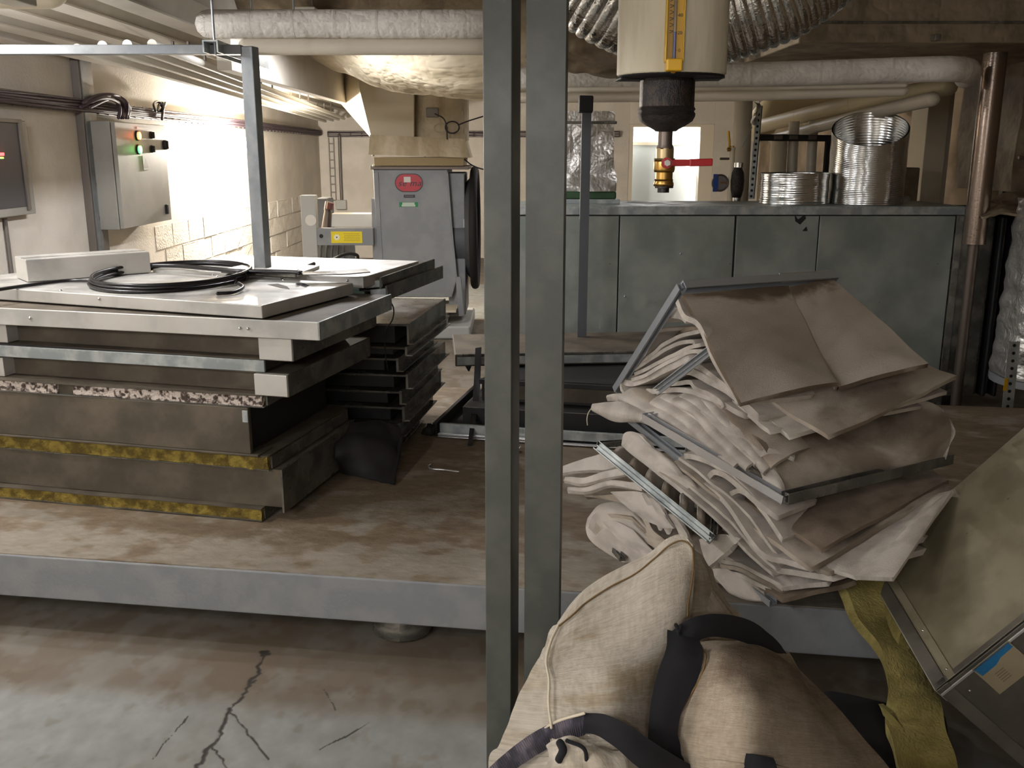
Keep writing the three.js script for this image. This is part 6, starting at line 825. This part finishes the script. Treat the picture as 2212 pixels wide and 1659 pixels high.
{ // seventh: at the bottom, rolled pocket end and the lowest rail
  const t = thing('bag_filter', 'lowest bag filter, with a thick rolled pocket end and a bare rail tip', 'air filter', BF);
  const p = (x, y, d) => Z(x, y, d), a = p(1545, 1208, 2.66), b = p(1670, 1309, 2.42); rail(t, a, b, V(0, 1, 0.2).normalize(), M.zinc, 0.026, 0.02); rail(t, p(1310, 1170, 2.86), p(1345, 1212, 2.72), V(0, 1, 0), M.galvDark, 0.02, 0.016); rail(t, a, a.clone().add(V(0.4, 0, -0.2)), V(0, 1, 0)); rail(t, b.clone().add(V(-0.02, 0, -0.06)), b.clone().add(V(0.34, 0.01, -0.3)), V(0, 1, 0), M.galvDark);
  part(t, 'pocket', cloth([[p(1272, 1122, 2.92), p(1300, 1090, 2.94), p(1350, 1090, 2.92), p(1400, 1118, 2.84)], [p(1268, 1145, 2.88), p(1295, 1118, 2.88), p(1345, 1112, 2.86), p(1410, 1140, 2.78)], [p(1278, 1168, 2.84), p(1310, 1150, 2.82), p(1360, 1150, 2.8), p(1420, 1180, 2.72)], [p(1318, 1196, 2.8), p(1345, 1186, 2.76), p(1385, 1190, 2.72), p(1430, 1220, 2.66)], [p(1346, 1214, 2.76), p(1372, 1216, 2.72), p(1405, 1230, 2.68), p(1440, 1250, 2.62)]], { n: 6, t: 0.01, amp: 0.004, freq: 10, puff: 0.002 }), M.felt);
  const back = V(0.22, -0.06, 0.06);
  for (const k of [0, 1, 2]) fold(t, [[1272 + k * 11, 1140 + k * 5, 2.85 - k * 0.01], [1281 + k * 11, 1114 + k * 7, 2.86 - k * 0.01], [1310 + k * 8, 1100 + k * 9, 2.85 - k * 0.01], [1366, 1106 + k * 10, 2.79 - k * 0.01]], V(0.06, -0.05, 0.05), k % 2 ? M.feltDusty : M.felt, { t: 0.007 });
  part(t, 'pocket', cloth([[p(1302, 1126, 2.84), p(1330, 1126, 2.81), p(1370, 1146, 2.76)], [p(1346, 1172, 2.77), p(1372, 1172, 2.74), p(1404, 1182, 2.7)], [p(1390, 1206, 2.7), p(1412, 1208, 2.67), p(1440, 1216, 2.63)]], { n: 6, t: 0.016, amp: 0.005, freq: 12, puff: 0.006 }), M.felt);
  part(t, 'pocket', cloth([[p(1362, 1108, 2.83), p(1366, 1136, 2.8), p(1392, 1168, 2.74), p(1424, 1188, 2.68)], [p(1400, 1110, 2.78), p(1410, 1140, 2.74), p(1430, 1160, 2.7), p(1450, 1176, 2.65)]], { n: 6, t: 0.012, amp: 0.006, freq: 12 }), M.feltDusty);
  pk(t, 'pocket', [[1520, 1180, 2.66], [1860, 1150, 2.72], [1790, 1262, 2.36], [1688, 1272, 2.4]], M.felt, { t: 0.014, lift: 0.0 });
  pk(t, 'pocket', [[1540, 1205, 2.66], [1830, 1180, 2.7], [1850, 1258, 2.42], [1690, 1298, 2.38]], M.feltBrown, { t: 0.014, lift: -0.004 });
  part(t, 'pocket', cloth([[p(1532, 1232, 2.62), p(1570, 1230, 2.58), p(1610, 1250, 2.52), p(1650, 1268, 2.47)], [p(1560, 1262, 2.56), p(1590, 1272, 2.52), p(1625, 1284, 2.48), p(1655, 1288, 2.45)], [p(1590, 1282, 2.52), p(1615, 1294, 2.49), p(1640, 1298, 2.46), p(1660, 1300, 2.44)]], { n: 6, t: 0.014, amp: 0.006, freq: 12, puff: 0.006 }), M.felt);
  for (const [y, m2] of [[1190, M.felt], [1200, M.feltDusty], [1212, M.felt]]) fold(t, [[1556, y + 22, 2.6], [1600, y + 32, 2.52], [1640, y + 52, 2.46], [1692, y + 78, 2.4]], V(0.3, 0, -0.16), m2, { t: 0.012 });
  // bulk of the pile
  part(t, 'pocket', cloth([[V(0.4, 0.32, -3.0), V(0.7, 0.34, -3.2), V(1.15, 0.34, -3.2)], [V(0.48, 0.34, -2.8), V(0.8, 0.4, -2.95), V(1.2, 0.42, -2.95)], [V(0.62, 0.32, -2.62), V(0.85, 0.34, -2.68), V(1.1, 0.34, -2.72)]], { n: 6, t: 0.07, amp: 0.02, freq: 5 }), M.feltDusty);
  part(t, 'pocket', cloth([[V(0.42, 0.47, -3.05), V(0.75, 0.5, -3.25), V(1.2, 0.5, -3.2)], [V(0.58, 0.48, -2.85), V(0.85, 0.52, -2.98), V(1.22, 0.54, -2.95)], [V(0.72, 0.46, -2.68), V(0.9, 0.48, -2.74), V(1.12, 0.5, -2.76)]], { n: 6, t: 0.08, amp: 0.02, freq: 5 }), M.feltBrown);
  seat(t);
}
// ---------- big woven sack with black lifting straps ----------
{
  const t = thing('bulk_sack', 'big stained cream woven sack with black lifting straps, slumped in front of the filters', 'sack'), C = (rows, o, hem) => cloth(hem ? [...G(rows), hem.map(([x, z]) => V(x, 0.02, z))] : G(rows), o);
  part(t, 'front_panel', C([
    [[1206, 1347, 1.42], [1252, 1288, 1.46], [1312, 1245, 1.48], [1400, 1200, 1.5], [1442, 1165, 1.5], [1475, 1156, 1.5], [1496, 1176, 1.48]],
    [[1192, 1385, 1.38], [1245, 1345, 1.4], [1310, 1315, 1.42], [1380, 1285, 1.43], [1440, 1255, 1.44], [1475, 1240, 1.45], [1499, 1240, 1.46]],
    [[1181, 1430, 1.34], [1240, 1410, 1.35], [1310, 1395, 1.35], [1380, 1375, 1.36], [1435, 1350, 1.38], [1468, 1330, 1.4], [1488, 1320, 1.42]],
    [[1187, 1470, 1.31], [1245, 1465, 1.3], [1315, 1455, 1.29], [1375, 1440, 1.31], [1425, 1425, 1.34], [1452, 1410, 1.37], [1470, 1400, 1.4]],
    [[1185, 1520, 1.28], [1250, 1525, 1.26], [1320, 1525, 1.25], [1375, 1520, 1.28], [1415, 1515, 1.32], [1440, 1510, 1.36], [1455, 1505, 1.4]],
    [[1191, 1576, 1.26], [1255, 1585, 1.23], [1325, 1590, 1.22], [1380, 1600, 1.26], [1415, 1600, 1.31], [1435, 1600, 1.36], [1450, 1600, 1.4]],
    [[1200, 1700, 1.26], [1260, 1720, 1.22], [1330, 1720, 1.21], [1390, 1720, 1.25], [1420, 1720, 1.3], [1440, 1720, 1.34], [1455, 1720, 1.38]]], { n: 8, t: 0.006, amp: 0.006, freq: 7 }, [[0.12, -1.24], [0.16, -1.2], [0.2, -1.18], [0.25, -1.2], [0.28, -1.25], [0.31, -1.3], [0.34, -1.35]]), M.canvas);
  part(t, 'side_panel', C([[[1200, 1352, 1.44], [1203, 1352, 1.43], [1208, 1352, 1.42]], [[1170, 1420, 1.56], [1178, 1422, 1.44], [1184, 1424, 1.36]], [[1132, 1488, 1.62], [1165, 1490, 1.46], [1189, 1490, 1.31]], [[1102, 1560, 1.64], [1150, 1565, 1.44], [1192, 1568, 1.27]], [[1082, 1615, 1.64], [1140, 1625, 1.42], [1198, 1630, 1.26]], [[1060, 1680, 1.66], [1135, 1700, 1.42], [1205, 1710, 1.26]]], { n: 8, t: 0.006, amp: 0.006, freq: 9 }, [[0.03, -1.62], [0.06, -1.42], [0.12, -1.24]]), M.canvas);
  part(t, 'shoulder_panel', C([[[1496, 1178, 1.49], [1504, 1190, 1.52], [1514, 1206, 1.56]], [[1500, 1240, 1.47], [1520, 1245, 1.56], [1540, 1248, 1.64]], [[1490, 1315, 1.44], [1535, 1310, 1.56], [1575, 1302, 1.68]], [[1480, 1375, 1.42], [1545, 1370, 1.54], [1612, 1352, 1.7]], [[1470, 1450, 1.42], [1560, 1450, 1.5], [1650, 1440, 1.64]]], { n: 8, t: 0.006, amp: 0.012, freq: 8 }), M.canvas);
  part(t, 'lobe', C([[[1512, 1388, 1.36], [1560, 1383, 1.36], [1630, 1393, 1.4], [1692, 1412, 1.5], [1712, 1432, 1.6]], [[1520, 1425, 1.28], [1570, 1420, 1.25], [1640, 1430, 1.28], [1720, 1460, 1.4], [1762, 1496, 1.58]], [[1492, 1500, 1.25], [1560, 1495, 1.18], [1650, 1500, 1.18], [1745, 1530, 1.32], [1812, 1550, 1.56]], [[1456, 1555, 1.27], [1540, 1565, 1.15], [1650, 1575, 1.13], [1770, 1595, 1.28], [1862, 1603, 1.54]], [[1448, 1612, 1.28], [1530, 1630, 1.14], [1650, 1645, 1.11], [1790, 1655, 1.26], [1915, 1662, 1.52]], [[1470, 1720, 1.28], [1540, 1760, 1.14], [1650, 1770, 1.11], [1800, 1770, 1.26], [1960, 1740, 1.5]]], { n: 8, t: 0.006, amp: 0.012, freq: 5 }, [[0.3, -1.3], [0.38, -1.16], [0.48, -1.14], [0.62, -1.24], [0.72, -1.48]]), M.canvasDirty);
  part(t, 'lower_fold', C([[[1180, 1610, 1.2], [1230, 1590, 1.19], [1280, 1592, 1.19], [1330, 1620, 1.2]], [[1190, 1640, 1.17], [1240, 1625, 1.16], [1290, 1625, 1.16], [1350, 1650, 1.17]], [[1170, 1700, 1.16], [1240, 1700, 1.14], [1300, 1700, 1.14], [1370, 1700, 1.16]]], { n: 8, t: 0.006, amp: 0.022, freq: 18 }), M.canvas);
  const band = (pts, w, mat, lab) => { // flat webbing: centre points with half-width vectors in the frame
    const a = [], b = [], m = []; pts.forEach(([x, y, d, nx, ny, k]) => { a.push(Z(x - nx * (k ?? w), y - ny * (k ?? w), d)); m.push(Z(x, y, d - 0.006)); b.push(Z(x + nx * (k ?? w), y + ny * (k ?? w), d)); }); return part(t, 'strap', cloth([a, m, b], { n: 7, t: 0.005, amp: 0.003, freq: 14 }), mat, lab);
  };
  band([[1700, 1425, 1.5, 0.5, -0.86, 8], [1660, 1390, 1.42, 0.45, -0.9, 17], [1610, 1362, 1.36, 0.25, -0.97, 24], [1550, 1350, 1.32, 0, -1, 24], [1500, 1358, 1.3, -0.4, -0.92, 24], [1470, 1385, 1.3, -0.8, -0.6, 30]], 26, M.strap);
  band([[1474, 1368, 1.3, 0.96, 0.2, 34], [1478, 1410, 1.26, 0.98, 0.2, 40], [1462, 1460, 1.24, 0.96, 0.25, 42], [1440, 1520, 1.225, 0.95, 0.28, 34], [1432, 1570, 1.22, 0.98, 0.18, 30], [1434, 1612, 1.22, 0.98, -0.2, 34], [1450, 1680, 1.22, 0.95, -0.3, 40]], 34, M.strap);
  band([[1262, 1560, 1.2, 0.1, -1, 20], [1300, 1566, 1.18, 0.35, -0.94, 24], [1345, 1590, 1.16, 0.5, -0.87, 27], [1390, 1625, 1.16, 0.55, -0.84, 30], [1450, 1665, 1.18, 0.5, -0.86, 32], [1500, 1690, 1.2, 0.4, -0.9, 30]], 24, M.strap);
  band([[1050, 1690, 1.5, -0.6, -0.8, 18], [1095, 1650, 1.42, -0.5, -0.86, 20], [1150, 1610, 1.32, -0.45, -0.9, 22], [1205, 1580, 1.25, -0.3, -0.95, 22], [1264, 1562, 1.2, -0.1, -1, 22]], 22, M.strapLit, 'grey-purple ribbed strap with its lit tone put in the colour');
  band([[1648, 1700, 1.1, 1, 0, 38], [1642, 1655, 1.1, 1, 0.05, 34], [1640, 1632, 1.105, 0.99, 0.2, 28]], 30, M.strap);
  const th = (pts, m, r = 0.0016) => part(t, 'seam', tube(pts.map((q) => Z(...q)), r, 70, 6), m);
  th([[1208, 1352, 1.395], [1240, 1326, 1.41], [1262, 1305, 1.43], [1318, 1268, 1.45], [1372, 1240, 1.465], [1412, 1208, 1.48], [1448, 1177, 1.48], [1474, 1168, 1.48], [1494, 1182, 1.465], [1498, 1215, 1.45], [1494, 1260, 1.43], [1487, 1300, 1.41], [1485, 1330, 1.4]], M.thread);
  th([[1515, 1395, 1.3], [1524, 1425, 1.25], [1512, 1465, 1.235], [1485, 1512, 1.23], [1462, 1552, 1.245], [1456, 1600, 1.255], [1470, 1640, 1.25]], M.thread);
  th([[1207, 1350, 1.4], [1190, 1386, 1.365], [1180, 1428, 1.33], [1186, 1470, 1.295], [1185, 1520, 1.265], [1191, 1572, 1.245]], M.threadPale, 0.0022); th([[1052, 1672, 1.49], [1098, 1630, 1.41], [1150, 1590, 1.31], [1205, 1558, 1.24], [1262, 1541, 1.19]], M.threadPale, 0.0022);
  part(t, 'frayed_end', [tube(G([[[1468, 1372, 1.29], [1464, 1358, 1.285], [1460, 1350, 1.285]]])[0], 0.003, 10, 6), tube(G([[[1466, 1362, 1.285], [1470, 1352, 1.285]]])[0], 0.003, 8, 6), tube(G([[[1210, 1605, 1.17], [1216, 1620, 1.16], [1208, 1640, 1.16]]])[0], 0.006, 14, 6), tube(G([[[1225, 1600, 1.165], [1262, 1618, 1.155], [1264, 1680, 1.155]]])[0], 0.003, 20, 6)], M.strap);
  { // the sack's filled body down to the floor
    const base = [], mid = []; for (let i = 0; i < 22; i++) { const a = (i / 22) * 2 * Math.PI; base.push(V(0.36 + 0.3 * Math.cos(a), 0.01, -1.5 + 0.22 * Math.sin(a))); mid.push(V(0.36 + 0.25 * Math.cos(a), 0.48, -1.5 + 0.16 * Math.sin(a))); }
    const top = [[1240, 1400, 1.5], [1330, 1300, 1.54], [1450, 1200, 1.56], [1485, 1200, 1.56], [1560, 1370, 1.62], [1420, 1480, 1.46], [1680, 1490, 1.52], [1560, 1480, 1.42], [1260, 1540, 1.42]].map((q) => Z(...q)); part(t, 'body', uvMetres(new ConvexGeometry([...base, ...mid, ...top])), M.canvasDirty); }
  seat(t);
}
// ---------- tilted duct box with wool lining ----------
{
  const t = thing('tilted_duct_box', 'large tan sheet-metal duct box tipped on its edge, a torn blue-headed label on its end', 'duct box');
  const K = Z(2025, 1490, 2.0), U = V(0.08, 0.057, -0.995).normalize(), R = V(0.656, 0.749, 0.095), N = V(); R.addScaledVector(U, -R.dot(U)).normalize(); N.crossVectors(R, U).normalize(); if (N.y < 0) N.negate(); // N: outward from the lit side
  const S = 0.6, LEN = 0.62, UND = 0.4, L = N.clone().negate(), at = (u, r, l) => K.clone().addScaledVector(U, u).addScaledVector(R, r).addScaledVector(L, l);
  const pl = (n, u0, u1, r0, r1, l0, l1, m, lab, rad2 = 0.002) => part(t, n, obox(at((u0 + u1) / 2, (r0 + r1) / 2, (l0 + l1) / 2), R, U, Math.abs(r1 - r0), Math.abs(u1 - u0), Math.abs(l1 - l0), rad2), m, lab);
  pl('side_sheet', 0.012, LEN, 0.03, S, 0, 0.004, M.tan); pl('edge_angle', 0, LEN, -0.004, 0.03, -0.003, 0.0, M.endSheet); pl('edge_angle', 0, LEN, -0.006, -0.003, -0.003, 0.04, M.sheetPale); pl('edge_angle', 0, LEN, 0.034, 0.056, -0.004, 0, M.tan);
  pl('end_sheet', 0, 0.006, 0, S, 0.004, 0.48, M.endSheet); pl('end_angle', -0.004, 0.0, -0.004, S, 0.012, 0.02, M.sheetPale); pl('end_angle', 0, 0.02, 0.0, S, -0.003, 0, M.endSheet); pl('end_angle', -0.003, 0, -0.004, 0.03, 0.0, 0.48, M.endSheet);
  pl('far_flange', LEN - 0.012, LEN, 0.0, S, 0.004, 0.05, M.endSheet); pl('under_sheet', 0.006, UND, 0, 0.004, 0.02, 0.48, M.endSheet); pl('under_sheet', 0.006, UND, S - 0.004, S, 0.004, S, M.endSheet);
  for (const [u, r] of [[0.03, 0.045], [0.2, 0.045], [0.5, 0.045]]) part(t, 'rivet', knob(at(u, r, -0.004), 0.004), M.chrome);
  for (const [r, l] of [[0.05, 0.05], [0.02, 0.4]]) part(t, 'rivet', knob(at(-0.004, r, l), 0.004), M.chrome);
  const lab = canvasTex(192, 192, (g) => { g.fillStyle = '#9a8c70'; g.fillRect(0, 0, 192, 192); g.fillStyle = '#1d6fa0'; g.beginPath(); g.moveTo(4, 6); g.lineTo(186, 4); g.lineTo(188, 40); g.lineTo(120, 44); g.lineTo(84, 60); g.lineTo(10, 62); g.fill(); g.fillStyle = '#75694f'; for (let i = 0; i < 5; i++) g.fillRect(50, 92 + i * 14, 46, 5); });
  { const m = Y(2166, 1443, 0.3), o = at(-0.003, 0, 0), n = U.clone(), r = sight(2168, 1442), tt = o.clone().sub(EYE).dot(n) / r.dot(n), c = EYE.clone().addScaledVector(r, tt); part(t, 'label', plate(c, R, L.clone().negate(), 0.105, 0.095, 0.002), std(W1, 0.6, 0, { map: lab }), 'torn paper label with a blue header'); }
  seat(t);
  const w = thing('wool_lining', 'ragged sheet of yellow mineral wool hanging beside the tilted duct box', 'insulation');
  part(w, 'wool', cloth(G([[[1812, 1256, 2.47], [1850, 1252, 2.49], [1925, 1258, 2.5]], [[1834, 1300, 2.4], [1880, 1310, 2.42], [1950, 1315, 2.44]], [[1858, 1350, 2.34], [1905, 1365, 2.34], [1972, 1375, 2.36]], [[1888, 1402, 2.27], [1930, 1410, 2.27], [2000, 1430, 2.27]], [[1912, 1450, 2.2], [1950, 1460, 2.18], [2015, 1480, 2.17]], [[1920, 1510, 2.1], [1960, 1515, 2.08], [2030, 1530, 2.06]], [[1912, 1560, 2.02], [1955, 1575, 1.99], [2040, 1590, 1.98]], [[1930, 1620, 1.93], [1970, 1635, 1.91], [2060, 1650, 1.92]], [[1950, 1720, 1.84], [1990, 1730, 1.83], [2080, 1730, 1.84]]]), { n: 6, t: 0.03, amp: 0.022, freq: 5 }), M.woolSheet);
  part(w, 'torn_flap', cloth(G([[[1906, 1520, 2.06], [1925, 1540, 2.02], [1950, 1570, 1.98]], [[1914, 1545, 2.04], [1932, 1565, 2.0], [1962, 1600, 1.95]]]), { n: 6, t: 0.012, amp: 0.012, freq: 16 }), M.woolSheet);
  part(w, 'root', cloth([[at(0.3, 0.01, 0.03), at(0.58, 0.01, 0.03)], [at(0.25, -0.05, 0.06), at(0.56, -0.05, 0.06)], [at(0.2, -0.04, 0.12), at(0.5, -0.03, 0.1)]], { n: 6, t: 0.03, amp: 0.02, freq: 9 }), M.woolSheet); seat(w);
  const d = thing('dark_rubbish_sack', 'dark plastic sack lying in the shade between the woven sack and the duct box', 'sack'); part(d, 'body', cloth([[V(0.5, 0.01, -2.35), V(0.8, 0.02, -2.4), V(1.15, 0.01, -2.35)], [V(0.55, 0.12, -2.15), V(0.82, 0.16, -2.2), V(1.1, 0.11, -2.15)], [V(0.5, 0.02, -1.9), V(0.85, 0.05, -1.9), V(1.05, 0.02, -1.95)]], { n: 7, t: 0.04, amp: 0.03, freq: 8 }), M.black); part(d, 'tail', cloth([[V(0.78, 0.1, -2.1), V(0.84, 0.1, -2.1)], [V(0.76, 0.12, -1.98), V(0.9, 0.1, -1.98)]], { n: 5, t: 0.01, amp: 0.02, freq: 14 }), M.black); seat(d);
}
renderer.render(scene, camera);
